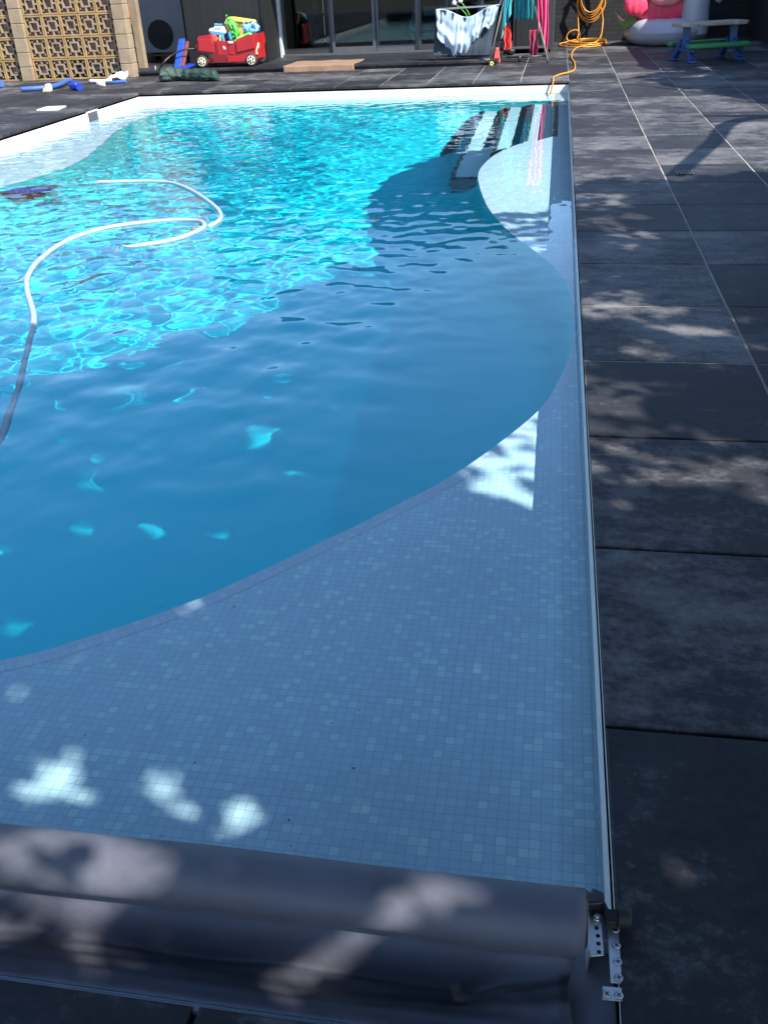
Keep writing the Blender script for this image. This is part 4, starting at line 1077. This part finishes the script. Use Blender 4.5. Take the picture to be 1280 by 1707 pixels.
towel((A(836,0,15.6).x, 15.68, Zt), (A(845,0,15.6).x, 15.68, Zt), 1.2, M('black_cloth', (0.012,0.012,0.015), 0.9, .2, 6, .1), 'black cloth hanging between the blue sheet and the teal towel', 'cloth', 'cloth', seed=3, nfold=2, amp=0.03, skew=-0.2)
towel((A(882,50,15.9).x, 15.9, A(882,50,15.9).z), (A(899,50,15.9).x, 15.9, A(882,50,15.9).z), 0.36, MT['maroon'], 'maroon cloth low on the airer below the pink towel', 'cloth', 'cloth', seed=5, nfold=2, amp=0.03, taper=0.3)
towel((A(840,42,16.0).x, 16.0, A(840,42,16).z), (A(852,42,16).x, 16.0, A(840,42,16).z), 0.34, MT['redcloth'], 'red striped cloth hanging behind the legs of the airer', 'cloth', 'cloth', seed=7, nfold=3, amp=0.02)
a = at(856, 75); m = MB(); m.box(a.x-0.06, a.x+0.06, a.y-0.05, a.y+0.05, 0.002, 0.14); m.box(a.x-0.045, a.x+0.045, a.y-0.03, a.y+0.03, 0.14, 0.165)
tag(m.build('red_tub', MT['redcloth'], bevel=0.01), 'small red tub standing behind the airer', 'tub')
a = at(843, 92); m = MB(); m.blob((a.x, a.y, 0.11), 0.10, 0.09, 0.11, 4, 0.3, 2.5); m.blob((a.x+0.08, a.y-0.05, 0.055), 0.07, 0.06, 0.055, 9, 0.3, 3)
tag(m.build('bag', MT['blackplastic'], bevel=0), 'black bag slumped on the paving under the airer', 'bag')
a = at(827, 105); m = MB(); m.prism([(-0.05,0),(0.06,0),(0.03,0.2),(-0.01,0.21)], (a.x, a.y, 0.002), (1,0,0), (0,0,1), (0,1,0), 0.05)
tag(m.build('bottle', MT['coral'], bevel=0.012), 'coral red bottle by the left foot of the airer', 'bottle')
a = at(810, 110); t = thing('toy_garland', 'bunch of small purple, white and yellow toy flowers at the left airer foot', 'toy', (a.x+0.1, a.y, 0))
for k, (px, py, mt) in enumerate(((822,106,MT['white']), (826,107,M('purple_plastic',(0.3,0.06,0.5),.5,.1,8,0)), (819,110,MT['yellow']))):
    p = at(px, py); m = MB()
    for q in range(5): m.blob((p.x + 0.02*math.cos(q*1.26), p.y, 0.03 + 0.02*math.sin(q*1.26)), .015, .012, .015, q, 0, 1, 8, 6)
    m.build('flower', mt, t)
m = MB(); p = at(808, 109); m.blob((p.x, p.y+.04, 0.055), 0.10, 0.06, 0.055, 2, 0.4, 3); m.build('leaf_base', MT['blackplastic'], t)
# white pompon flowers on stalks behind the sheet
t = thing('ball_flower', 'two white ball flowers on green stalks rising behind the blue sheet', 'flower', (A(770, 20, 15.95).x, 15.95, ZS))
for px, py, bx, by in ((757, 5, 772, 22), (767, 1, 778, 20)):
    p = aty(px, py, 15.95); b = aty(bx, by, 15.95)
    m = MB(); d = (b - p).normalized(); m.tube([p, b + d*0.12, Vector((b.x + 0.15, 15.95, ZS+0.02))], 0.007, 7, smooth_path=4); s_ = m.build('stalk', MT['stem'], t)
    m = MB(); m.blob(p, .034, .034, .034, 3, 0.15, 6, 14, 10); m.build('flower_head', MT['paper'], s_)
# low planting in the gap behind the airer
t = thing('shrub', 'low dark leafy shrub in the shade behind the airer', 'shrub', (-0.75, 18.6, 0))
rr_ = np.random.default_rng(2); q = rr_.normal(size=(900, 3)); q = q/np.linalg.norm(q, axis=1)[:,None]*rr_.uniform(.3, 1, 900)[:,None]
leaf_cloud(np.stack([-0.75 + q[:,0]*0.5, 18.6 + q[:,1]*0.35, 0.5 + q[:,2]*0.42], 1), 900, 0.11, 'foliage', t, 6)

# ------------------------------------------------------------------ hose
hb = aty(985, 0, 19.2)
hg = thing('garden_hose', 'orange yellow hose coiled on the black wall, running over the paving into the pool', 'hose', (at(975, 76).x, at(975, 76).y, 0))
m = MB(); path = []
cx, cy = hb.x, 19.24
pc = [aty(963, 2, cy), aty(962, 30, cy), aty(962, 55, cy), at(957, 60, 0.20), at(944, 66, 0.10)]
coil = []
for k in range(5):                          # hanging loops on the wall hook
    r1 = 0.20 + 0.035*k
    for a in np.linspace(0, 2*math.pi, 22).tolist()[:-1]:
        up = math.cos(a); lowz = (aty(985, 37 - 4.2*k, 19.2)).z; topz = hb.z + 0.42
        coil.append(Vector((hb.x + (0.26 - 0.022*k + 0.02*math.sin(k*2))*math.sin(a)*(1.0 if up < 0 else 0.75), 19.22 - 0.02*k, (topz+lowz)/2 + (topz-lowz)/2*up)))
m.tube(coil, 0.0105, 7, smooth_path=2)
drop = [coil[-1], aty(1003, 20, 19.2), aty(1003, 50, 19.1), aty(999, 64, 19.0), at(990, 71, 0.03), at(975, 73, 0.03)]
gc = at(970, 74)
for k in range(3):
    for a in np.linspace(0, 2*math.pi, 16).tolist()[:-1]:
        drop.append(Vector((gc.x + (0.40-0.05*k)*math.cos(a) + 0.05*k, gc.y - 0.1 + (0.75-0.1*k)*math.sin(a), 0.016 + 0.022*k)))
drop += [at(965, 78, 0.03), at(958, 82, 0.016), at(953, 88, 0.016), at(952, 96, 0.016), at(957, 104, 0.016), at(958, 112, 0.016), at(955, 118, 0.016), at(946, 121, 0.016), at(933, 124, 0.016), at(922, 129, 0.016)]
pe = at(922, 131, 0.016)
drop += [Vector((pe.x, PY1 - 0.004, 0.016)), Vector((pe.x - 0.003, PY1 - 0.035, -0.02)), Vector((pe.x - 0.02, PY1 - 0.05, -0.10)), Vector((pe.x-0.05, PY1 - 0.08, -0.20)), Vector((pe.x - 0.06, PY1 - 0.25, -0.225))]
m.tube(drop, 0.0105, 7, smooth_path=3)
# second loose loop standing up from the pile
m.tube([aty(963, 0, 19.2), aty(963, 30, 19.2), aty(964, 55, 19.1), aty(962, 64, 18.9), at(968, 69, .05)], 0.0105, 7, smooth_path=4)
lp = [at(968, 70, 0.03), aty(948, 68, 18.3), aty(944, 62, 18.3), aty(948, 54, 18.3), aty(958, 50, 18.3), aty(965, 54, 18.3), at(966, 70, 0.05)]
m.tube(lp, 0.0105, 7, smooth_path=5)
ho = m.build('hose_line', MT['hose'], hg); receiver(ho)
m = MB(); m.tube([Vector((hb.x, 19.34, hb.z + 0.38)), Vector((hb.x, 19.08, hb.z + 0.40)), Vector((hb.x, 19.06, hb.z+0.47))], 0.018, 8)
tag(m.build('hose_hook', MT['blackplastic']), 'black wall hook holding up the coiled hose', 'hook')

# ------------------------------------------------------------------ inflatable, melon float, picnic table
rc = at(1112, 76); RX = (at(1187, 76).x - at(1037, 76).x)/2
fc_ = Vector((rc.x + 0.0, rc.y + 0.55, 0))
fl_ = thing('inflatable_bird', 'white inflatable bird ring with coral pink wings, against the black wall', 'pool float', (fc_.x, fc_.y, 0))
m = MB()
def torus(c, Rx, Ry, r, seed=0):
    def fn(u, v):
        a = 2*math.pi*u; b = 2*math.pi*v
        k = 1 + 0.012*math.sin(a*12)
        return Vector((c.x + (Rx + r*math.cos(b)*k)*math.cos(a), c.y + (Ry + r*math.cos(b)*k)*math.sin(a), c.z + 0.85*r*math.sin(b)*k))
    return fn
rt = 0.235
m.grid(torus(fc_ + Vector((0,0,0.2)), RX-rt, 0.62-rt*0.2, rt), 72, 20, True, True)
m.build('ring', MT['vinyl'], fl_)
# wings: scalloped pink pillows, one in front of the other
def wing(cx, cz, w_, h_, y, seed, mat, name='wing'):
    m = MB()
    def fn(u, v):
        a = 2*math.pi*u; rr = math.sin(math.pi*v*0.5)
        k = 1 + 0.05*abs(math.sin(a*4))
        x = cx + w_*rr*k*math.cos(a); z = cz + h_*rr*k*math.sin(a)
        th = 0.09*math.cos(math.pi*v*0.5)**0.7*(1 + 0.12*math.sin((x)*60)*0.4)
        return Vector((x, y - th, z))
    m.grid(fn, 48, 14, True, True)
    o = m.build(name, mat, fl_); o.modifiers.new('s', 'SOLIDIFY').thickness = 0.02
    return o
def wx(px, py): return aty(px, py, fc_.y - 0.45)
a = wx(1060, 8); wing(a.x, a.z, 0.20, 0.17, fc_.y - 0.42, 1, MT['pinkvinyl'])
a = wx(1105, 10); wing(a.x, a.z, 0.46, 0.26, fc_.y - 0.34, 2, MT['pinkvinyl'])
a = wx(1112, -14); wing(a.x, a.z, 0.30, 0.2, fc_.y - 0.46, 3, MT['palepink'])
m = MB(); q0, q1 = wx(1062, 22), wx(1136, 37); m.box(q0.x, q1.x, fc_.y-0.30, fc_.y-0.1, q1.z-0.06, q0.z+0.05); m.build('seat_back', MT['pinkvinyl'], fl_, bevel=0.05)
n0 = wx(1157, 42); n1 = wx(1158, 15)
m = MB(); m.tube([Vector((n0.x, fc_.y-0.40, n0.z-0.14)), Vector((n0.x, fc_.y-0.40, n0.z+0.05)), Vector((n1.x+0.02, fc_.y-0.40, n1.z+0.15)), Vector((n1.x+0.12, fc_.y-0.40, n1.z+0.5)), Vector((n1.x+0.32, fc_.y-0.4, n1.z+0.62)), Vector((n1.x+0.48, fc_.y-0.4, n1.z+0.48)), wx(1195, 4)], [0.22, 0.225, 0.215, 0.17, 0.15, 0.16, 0.045], 18, smooth_path=6)
nk = m.build('neck', MT['vinyl'], fl_)
t = thing('melon_float', 'curved green and pink watermelon slice float beside the white bird ring', 'pool float', tuple(aty(1040, 50, 17.9)))
mw = lambda px, py: aty(px, py, 17.9)
outer = [(1025,20),(1026,30),(1031,41),(1038,49),(1046,47),(1054,42),(1061,38),(1062,24),(1056,21)]
inner = [(1056,21),(1050,28),(1044,33),(1038,32),(1031,26)]
pp = [mw(x, y) for x, y in outer + inner[1:]]; b = pp[0]
m = MB(); m.prism([(p.x-b.x, p.z-b.z) for p in pp], b, (1,0,0), (0,0,1), (0,1,0), 0.16); m.build('rind', MT['melon'], t, bevel=0.03)
pp = [mw(x, y) for x, y in ((1028,23),(1032,27),(1038,33),(1043,34),(1038,36),(1031,31))]; b = pp[0]
m = MB(); m.prism([(p.x-b.x, p.z-b.z) for p in pp], b + Vector((0,-0.01,0)), (1,0,0), (0,0,1), (0,1,0), 0.1); m.build('flesh', MT['palepink'], t, bevel=0.008)

# child's picnic table
f1, f2 = at(1152, 106), at(1122, 101)
ax = (f2 - f1); ax.z = 0; LW = ax.length; ay = ax.normalized()
lx = Vector((ay.y, -ay.x, 0)); lx = lx if lx.x > 0 else -lx
cen = (f1 + f2)/2
pt = thing('picnic_table', 'small plastic picnic table with beige top, blue legs and green benches in shade', 'picnic table', (cen.x + lx.x*0.38, cen.y + lx.y*0.38, 0))
T = lambda l, w_, z: Vector((cen.x, cen.y, 0)) + lx*l + ay*w_ + Vector((0,0,z))
hh = 0.46
for l in (0.0, 0.70):
    m = MB()
    m.bar(T(l, -0.27, 0.03), T(l, -0.06, 0.26), 0.075, 0.075); m.bar(T(l, 0.27, 0.03), T(l, 0.06, 0.26), 0.075, 0.075)
    m.bar(T(l, -0.03, 0.18), T(l, -0.03, hh-0.02), 0.09, 0.13); m.bar(T(l, -0.3, 0.155), T(l, 0.3, 0.155), 0.06, 0.05)
    m.obox(T(l, -0.27, 0.02), lx*0.05, ay*0.06, Vector((0,0,0.02))); m.obox(T(l, 0.27, 0.02), lx*0.05, ay*0.06, Vector((0,0,0.02)))
    m.build('leg_frame', MT['tblue'], pt, bevel=0.012)
for w_ in (-0.30, 0.30):
    m = MB(); m.obox(T(0.35, w_, 0.21), lx*0.44, ay*0.075, Vector((0,0,0.028))); m.build('bench', MT['tgreen'], pt, bevel=0.018)
m = MB()
pts = [(-0.14,-0.16),(-0.08,-0.22),(0.06,-0.22),(0.10,-0.19),(0.60,-0.19),(0.64,-0.22),(0.78,-0.22),(0.84,-0.16),(0.84,0.16),(0.78,0.22),(-0.08,0.22),(-0.14,0.16)]
m.prism(pts, T(0,0,hh-0.02), lx, ay, Vector((0,0,1)), 0.045); m.build('table_top', MT['ttop'], pt, bevel=0.012)

# floor drain in the paving
dp = at(1140, 288)
t = thing('floor_drain', 'small dark slotted drain set in the paving on the right', 'drain', (dp.x, dp.y, 0.002))
m = MB(); m.box(dp.x-0.055, dp.x+0.055, dp.y-0.07, dp.y+0.07, 0.0022, 0.006); m.build('frame', MT['alu_dark'], t)
m = MB()
for k in range(5): m.box(dp.x-0.045+k*0.02, dp.x-0.035+k*0.02, dp.y-0.06, dp.y+0.06, 0.0065, 0.0085)
m.build('grate', MT['black'], t)

# ------------------------------------------------------------------ clutter on the left paving
def lying(pts, r, name, mat, label, cat, sp=5):
    m = MB(); m.tube(pts, r, 10, smooth_path=sp); return m.build(name, mat), label, cat
t = thing('pool_noodle', 'curved blue pool noodle with a white band lying by the block wall', 'pool noodle', (at(80,144).x, at(80,144).y, 0))
pts = [at(36, 149, 0.045), at(60, 147.5, 0.045), at(84, 145, 0.045), at(100, 141, 0.045), at(112, 135, 0.05), at(118, 133.5, 0.05)]
m = MB(); m.tube(pts, 0.033, 12, smooth_path=6); m.build('foam_tube', MT['noodle'], t)
m = MB(); a = at(80, 146, 0.045); m.tube([a + Vector((-0.02,-.005,0)), a + Vector((0.05,0.005,0))], 0.052, 12); m.prism([(-.05,0),(.05,0),(.03,.05),(-.03,.05)], a + Vector((0.015,-0.10,-0.042)), (1,0,0), (0,0,1), (0,1,0), .06); m.build('band', MT['cream'], t)
m = MB(); a = at(125, 143, 0.06); m.blob(a, 0.085, 0.05, 0.06, 3, 0.4, 3); m.disc(a + Vector((0.08,-0.02,-0.01)), (0.4,-1,0), 0.05, 0.04, 14)
tag(m.build('pump', MT['navy']), 'small dark navy pump beside the end of the blue noodle', 'pump')
m = MB(); m.tube([at(-14, 134, 0.05), at(-2, 137, 0.05), at(3, 140, 0.05)], 0.045, 10, smooth_path=4)
tag(m.build('pool_noodle', MT['noodle']), 'end of a blue noodle cut off by the left edge', 'pool noodle')
a0_ = at(178, 136); a1_ = at(216, 130)
m = MB()
def cl_fn(u, v):
    x = -1 + 2*u; y = -1 + 2*v
    rr = max(0.0, 1 - (x*x*0.8 + y*y*0.8)); p = a0_.lerp(a1_, u) + Vector((0, 0.02 + 0.15*y, 0))
    return Vector((p.x + 0.04*noise.noise(Vector((u*4, v*4, 0))), p.y, 0.006 + 0.11*math.sqrt(rr)*(0.5 + 0.5*u)*(1 + 0.5*noise.noise(Vector((u*6, v*5, 4))))))
m.grid(cl_fn, 40, 22)
tag(m.build('towel', cloth('white_towel', (0.78, 0.77, 0.72), 0.05, 8), solid=0.006), 'white towel dropped in a heap at the foot of the block pier', 'towel')
m = MB(); m.tube([at(150, 135.5, 0.03), at(170, 135.5, 0.03), at(186, 134, 0.03)], 0.026, 10, smooth_path=4)
t2 = thing('pool_brush', 'white and blue pole ends lying in front of the white towel', 'pole', (at(180,137).x, at(180,137).y, 0))
m.build('white_pole', MT['white'], t2)
m = MB(); m.tube([at(174, 138, 0.03), at(190, 137.5, 0.035), at(200, 136.5, 0.04), at(211, 136, 0.04)], 0.024, 10, smooth_path=4); m.build('blue_pole', MT['noodle'], t2)
m = MB(); a = at(168, 140, 0.03); m.tube([a + Vector((-0.05,0,0)), a + Vector((0.06,0.01,0))], 0.04, 12); tag(m.build('pole_clip', MT['cream']), 'cream plastic clip on the paving in front of the white pole', 'clip')
w4 = [at(62, 185), at(96, 184.5), at(111, 178.5), at(80, 179.5)]
m = MB(); b = Vector((w4[0].x, w4[0].y, 0.003)); m.prism([(p.x-b.x, p.y-b.y) for p in w4], b, (1,0,0), (0,1,0), (0,0,1), 0.012)
tag(m.build('white_lid', MT['paper']), 'flat white square lid lying on the dark paving left of the pool', 'lid')

# ------------------------------------------------------------------ pool vacuum and its hose
def uw(px, py, z):
    a = at(px, py, ZW); d = (a - CAM).normalized(); k = 1/1.33; ci = -d.z
    t_ = k*d + Vector((0,0,1))*(k*ci - math.sqrt(1 - k*k*(1-ci*ci)))
    return a + t_*((z - ZW)/t_.z)
vz = -0.42
va, vb = uw(6, 315, vz), uw(62, 313, vz)
vc = uw(35, 320, vz)
vac = thing('pool_vacuum', 'navy pool vacuum head under water by the left shelf with a long pale hose', 'pool vacuum', (vc.x, vc.y, vz-0.05))
m = MB(); dirv = (vb - va); dirv.z = 0; dv = dirv.normalized(); pv = Vector((dv.y, -dv.x, 0))
m.prism([(-0.05,-0.03),(0.50,-0.07),(0.47,0.12),(0.32,0.24),(0.12,0.20),(-0.12,0.06)], va + Vector((0,0,-0.02)), dv, pv, Vector((0,0,1)), 0.05); receiver(m.build('head', MT['navy'], vac, bevel=0.01))
m = MB(); m.tube([vb + Vector((-0.1,0,0.03)), uw(80, 311, -0.35), uw(150, 306, -0.2)], 0.012, 8, smooth_path=5); receiver(m.build('pole', MT['alu'], vac))
zf = ZW + 0.004
hp = [uw(150, 306, -0.19)] + [at(x, y, zf) for x, y in ((165,304.5),(190,303.5),(230,302.5),(262,303),(290,306),(320,318),(345,334),(362,348),(368,358),(367,366),(360,372),(350,377))]
hp += [at(343, 381, zf-0.03), at(330, 386, zf-0.06), uw(320, 384, -0.25), uw(330, 372, -0.30), uw(342, 366, -0.27)]
hp2 = [uw(192, 421, -0.26), at(202, 415, zf-0.03), at(215, 412.5, zf-0.006)] + [at(x, y, zf) for x, y in ((240,408.5),(270,404),(300,397),(322,389),(336,382),(341,376),(336,370),(322,367.5),(300,367),(275,368),(250,370),(215,374),(180,379.5),(150,387),(120,398),(92,413),(72,429),(60,440),(50,455),(45,468),(47,490),(53,510),(57,528),(56,545))] + [uw(x, y, z) for x, y, z in ((50,566,-.17),(46,585,-.20),(42,602,-.22),(38,620,-.24),(30,650,-.26),(20,682,-.28),(8,712,-.30),(-6,745,-.32),(-40,800,-.34))]
m = MB()
for q_ in (hp, hp2):
    # even spacing along the curve, then a ring every 8 mm
    cq = catmull([Vector(p) for p in q_], 24); ln = np.concatenate([[0], np.cumsum([(cq[i+1]-cq[i]).length for i in range(len(cq)-1)])])
    ss = np.arange(0, ln[-1], 0.012); xyz = np.array(cq)
    ev = [Vector((float(np.interp(t_, ln, xyz[:,0])), float(np.interp(t_, ln, xyz[:,1])), float(np.interp(t_, ln, xyz[:,2])))) for t_ in ss]
    m.tube(ev, [0.0168 if i % 2 else 0.0145 for i in range(len(ev))], 9)
receiver(m.build('hose', MT['vachose'], vac))
# dark leaf on the water
p = at(627, 367, ZW + 0.006)
m = MB()
def leafn(u, v):
    x = -1 + 2*u; wv = (1 - x*x)*0.5*(v-0.5)*2
    return Vector((p.x + 0.035*x, p.y + 0.05*wv, ZW + 0.008 + 0.012*x*x + 0.01*abs(v-0.5)))
m.grid(leafn, 10, 6)
tag(m.build('fallen_leaf', M('dead_leaf', (0.02, 0.015, 0.01), 0.7, 0.3, 30, 0.1), solid=0.002), 'single dark leaf floating on the water in mid pool', 'leaf')

# ------------------------------------------------------------------ pool cover roller in the foreground
XR = -0.052
cov = thing('pool_cover', 'rolled grey pool cover on its roller across the near end of the pool', 'pool cover', (-PW/2, 0.86, -0.05))
RC = Vector((0, 0.889, 0.053)); RR = 0.047
def rollfn(u, v):
    x = -PW + 0.06 + (PW - 0.06 + XR)*v
    # sheet wraps the roll from the camera side underneath over the top and down to the back, then an apron to the wall
    n1 = noise.noise(Vector((x*2.2, u*2.0, 0)))
    if u < 0.62:
        a = math.radians(-60 + u/0.62*290)           # starts behind, goes over the top, tucks under in front
        r = RR*(1 + 0.05*n1 + 0.02*math.sin(x*9 + u*6) + 0.035*noise.noise(Vector((x*3.5 + u*3, u*9 - x*2, 4)))) - 0.004*max(0.0, math.sin(math.radians(-60 + u/0.62*290)))**2
        return Vector((x, RC.y + r*math.cos(a), RC.z + r*math.sin(a)))
    q = (u - 0.62)/0.38
    a = math.radians(230); p0 = Vector((x, RC.y + RR*math.cos(a), RC.z + RR*math.sin(a)))
    edge = max(0.0, 1 - (XR - x)/0.20)
    dip = -0.085 + 0.02*n1 + 0.05*edge**2
    K = [(p0.y, p0.z), (p0.y + 0.012, p0.z - 0.03), (0.846, dip), (0.826, dip + 0.006), (0.790, dip*0.62 + 0.008*n1), (0.755, dip*0.25), (0.722, -0.003)]
    kq = q*(len(K)-1); ki = min(int(kq), len(K)-2); f_ = kq - ki; f_ = f_*f_*(3-2*f_)
    by = K[ki][0] + (K[ki+1][0]-K[ki][0])*(kq-ki); bz = K[ki][1] + (K[ki+1][1]-K[ki][1])*f_
    cr_ = 0.016*math.exp(-((x - (XR-0.13) + 0.14*(q-0.2))/0.022)**2)*math.sin(math.pi*min(1, q*1.2)) 
    wr = (0.004*math.sin(x*13 + q*5) + 0.007*n1 + 0.009*noise.noise(Vector((x*5 + q*2.5, q*3 - x*3, 9))) + 0.004*noise.noise(Vector((x*17 + q*9, q*7, 2))))*math.sin(math.pi*q)
    return Vector((x - 0.02*edge*math.sin(math.pi*q), by, bz + wr*min(1, 3*q) - cr_ + 0.012*edge*math.sin(math.pi*q)*0))
m = MB(); m.grid(rollfn, 84, 260)
m.build('fabric', MT['fabric'], cov, solid=0.0025)
m = MB(); m.tube([Vector((-PW+0.03, RC.y, RC.z)), Vector((XR+0.004, RC.y, RC.z))], 0.036, 20); m.build('roller_tube', MT['blackplastic'], cov)
m = MB(); m.box(-0.092, -0.001, 0.712, 0.90, -0.13, -0.035); m.build('end_housing', MT['track'], cov, bevel=0.003)
# perforated angle that carries the roller
def plate(c4, z0, th, name, mat, parent):
    m = MB(); b = Vector((c4[0].x, c4[0].y, z0)); m.prism([(p.x-b.x, p.y-b.y) for p in c4], b, (1,0,0), (0,1,0), (0,0,1), th)
    return m.build(name, mat, parent, bevel=0.0012)
zp = 0.004
br = thing('roller_bracket', 'perforated steel angle bracket at the right end of the cover roller', 'bracket', (at(993,1560,zp).x, at(993,1560,zp).y, zp))
c4 = [at(983, 1596, zp), at(1006, 1594, zp), at(1000, 1522, zp), at(980, 1524, zp)]
p1 = plate(c4, zp, 0.003, 'plate', MT['galv'], br)
m = MB(); a, b = at(981, 1500, zp), at(983, 1592, zp); m.box(a.x-0.004, a.x-0.001, b.y, a.y, zp-0.05, zp+0.012); m.build('flange', MT['galv'], br)
m = MB()
for px, py in ((994,1547), (996,1560), (997,1573), (998,1587)): m.disc(at(px, py, zp+0.0032), (0,0,1), 0.0032, 0.001, 12)
m.build('hole', MT['hole'], p1)
m = MB(); c = at(994, 1531, zp+0.006); m.tube([c - Vector((0,0,.004)), c + Vector((0,0,0.003))], 0.0062, 6); m.disc(c + Vector((0,0,0.005)), (0,0,1), 0.0042, 0.006, 14); m.build('bolt', MT['screw'], br)
def screw(px, py, z, parent):
    c = at(px, py, z); m = MB(); m.disc(c + Vector((0,0,0.0008)), (0,0,1), 0.0068, 0.0016, 16, 0.0052); s_ = m.build('screw', MT['screw'], parent)
    q = MB(); a = rnd.uniform(0, 1.5)
    for k in (0, math.pi/2): q.bar(c + Vector((0.0036*math.cos(a+k), 0.0036*math.sin(a+k), 0.0017)), c - Vector((0.0036*math.cos(a+k), 0.0036*math.sin(a+k), -0.0017)), 0.0012, 0.0006)
    q.build('slot', MT['hole'], s_)
pb = thing('fixing_plate', 'steel strip with four screws on the pool edge beside the roller', 'plate', (at(1022,1590,0.0).x, at(1022,1590,0).y, -0.004))
c4 = [at(1017, 1640, -0.004), at(1036, 1641, -0.004), at(1031, 1541, -0.004), at(1011, 1539, -0.004)]
plate(c4, -0.004, 0.004, 'strip', MT['galv'], pb)
for px, py in ((1025,1549), (1027,1576), (1029,1603), (1031,1630)): screw(px, py, 0.0003, pb)
pc_ = thing('fixing_plate', 'short steel plate with two screws below the longer strip', 'plate', (at(1020,1657,0).x, at(1020,1657,0).y, -0.004))
c4 = [at(1003, 1668, -0.004), at(1038, 1671, -0.004), at(1036, 1649, -0.004), at(1003, 1646, -0.004)]
plate(c4, -0.004, 0.004, 'strip', MT['galv'], pc_)
for px, py in ((1011,1657), (1031,1659)): screw(px, py, 0.0003, pc_)
# black end cap with its drive stub over the coping
ec = thing('roller_end_cap', 'black plastic end cap and stub arm at the right end of the roller', 'end cap', (at(1000,1500,0.02).x, at(1000,1500,0.02).y, 0.0))
q = [at(975, 1484, .03), at(984, 1490, .03), at(986, 1482, .03), at(1006, 1491, .03), at(1008, 1502, .03), at(1004, 1508, .03), at(978, 1510, .03)]
m = MB(); b = Vector((q[0].x, q[0].y, 0.0)); m.prism([(p.x-b.x, p.y-b.y) for p in q], b, (1,0,0), (0,1,0), (0,0,1), 0.035); m.build('cap', MT['blackplastic'], ec, bevel=0.003)
q = [at(1002, 1505, .02), at(1008, 1503, .02), at(1014, 1516, .02), at(1030, 1516, .02), at(1030, 1538, .02), at(1010, 1538, .02)]
m = MB(); b = Vector((q[0].x, q[0].y, 0.004)); m.prism([(p.x-b.x, p.y-b.y) for p in q], b, (1,0,0), (0,1,0), (0,0,1), 0.018); a = at(1036, 1528, .02)
m.tube([a + Vector((-0.006,0,0)), a + Vector((0.014,-0.001,0))], [0.0165, 0.013], 16); m.build('stub_arm', MT['black'], ec, bevel=0.002)
m = MB(); m.box(-0.046, -0.004, 0.90, 0.955, -0.13, -0.002); tag(m.build('corner_block', MT['track'], bevel=0.003), 'grey block filling the pool corner beside the roller end', 'block')

# sparse grit and bits blown onto the paving and the shelf
m = MB(); rg = random.Random(21)
for k in range(150):
    x = rg.uniform(0.03, 0.7); y = rg.uniform(0.75, 6.0)
    if k > 110: x, y = rg.uniform(-1.2, -0.1), rg.uniform(1.0, 2.4)
    z = 0.0025 if x > 0 else ZL + 0.002
    if x < 0 and y > 1.2 - 0.9*(x + 0.1): continue
    a = rg.uniform(0, 6.28); l_ = rg.uniform(0.0015, 0.0045); w_ = l_*rg.uniform(0.3, 0.8)
    c_, s_ = math.cos(a), math.sin(a)
    m.add([(x + c_*l_, y + s_*l_, z), (x - s_*w_, y + c_*w_, z+0.001), (x - c_*l_, y - s_*l_, z), (x + s_*w_, y - c_*w_, z+0.001), (x, y, z+0.002)], [(0,1,4),(1,2,4),(2,3,4),(3,0,4)])
tag(m.build('grit', M('brown_grit', (0.09, 0.06, 0.04), 0.9, 0.5, 200, 0)), kind='stuff', label='scattered grit and dry specks on the paving and tiled shelf', cat='grit')
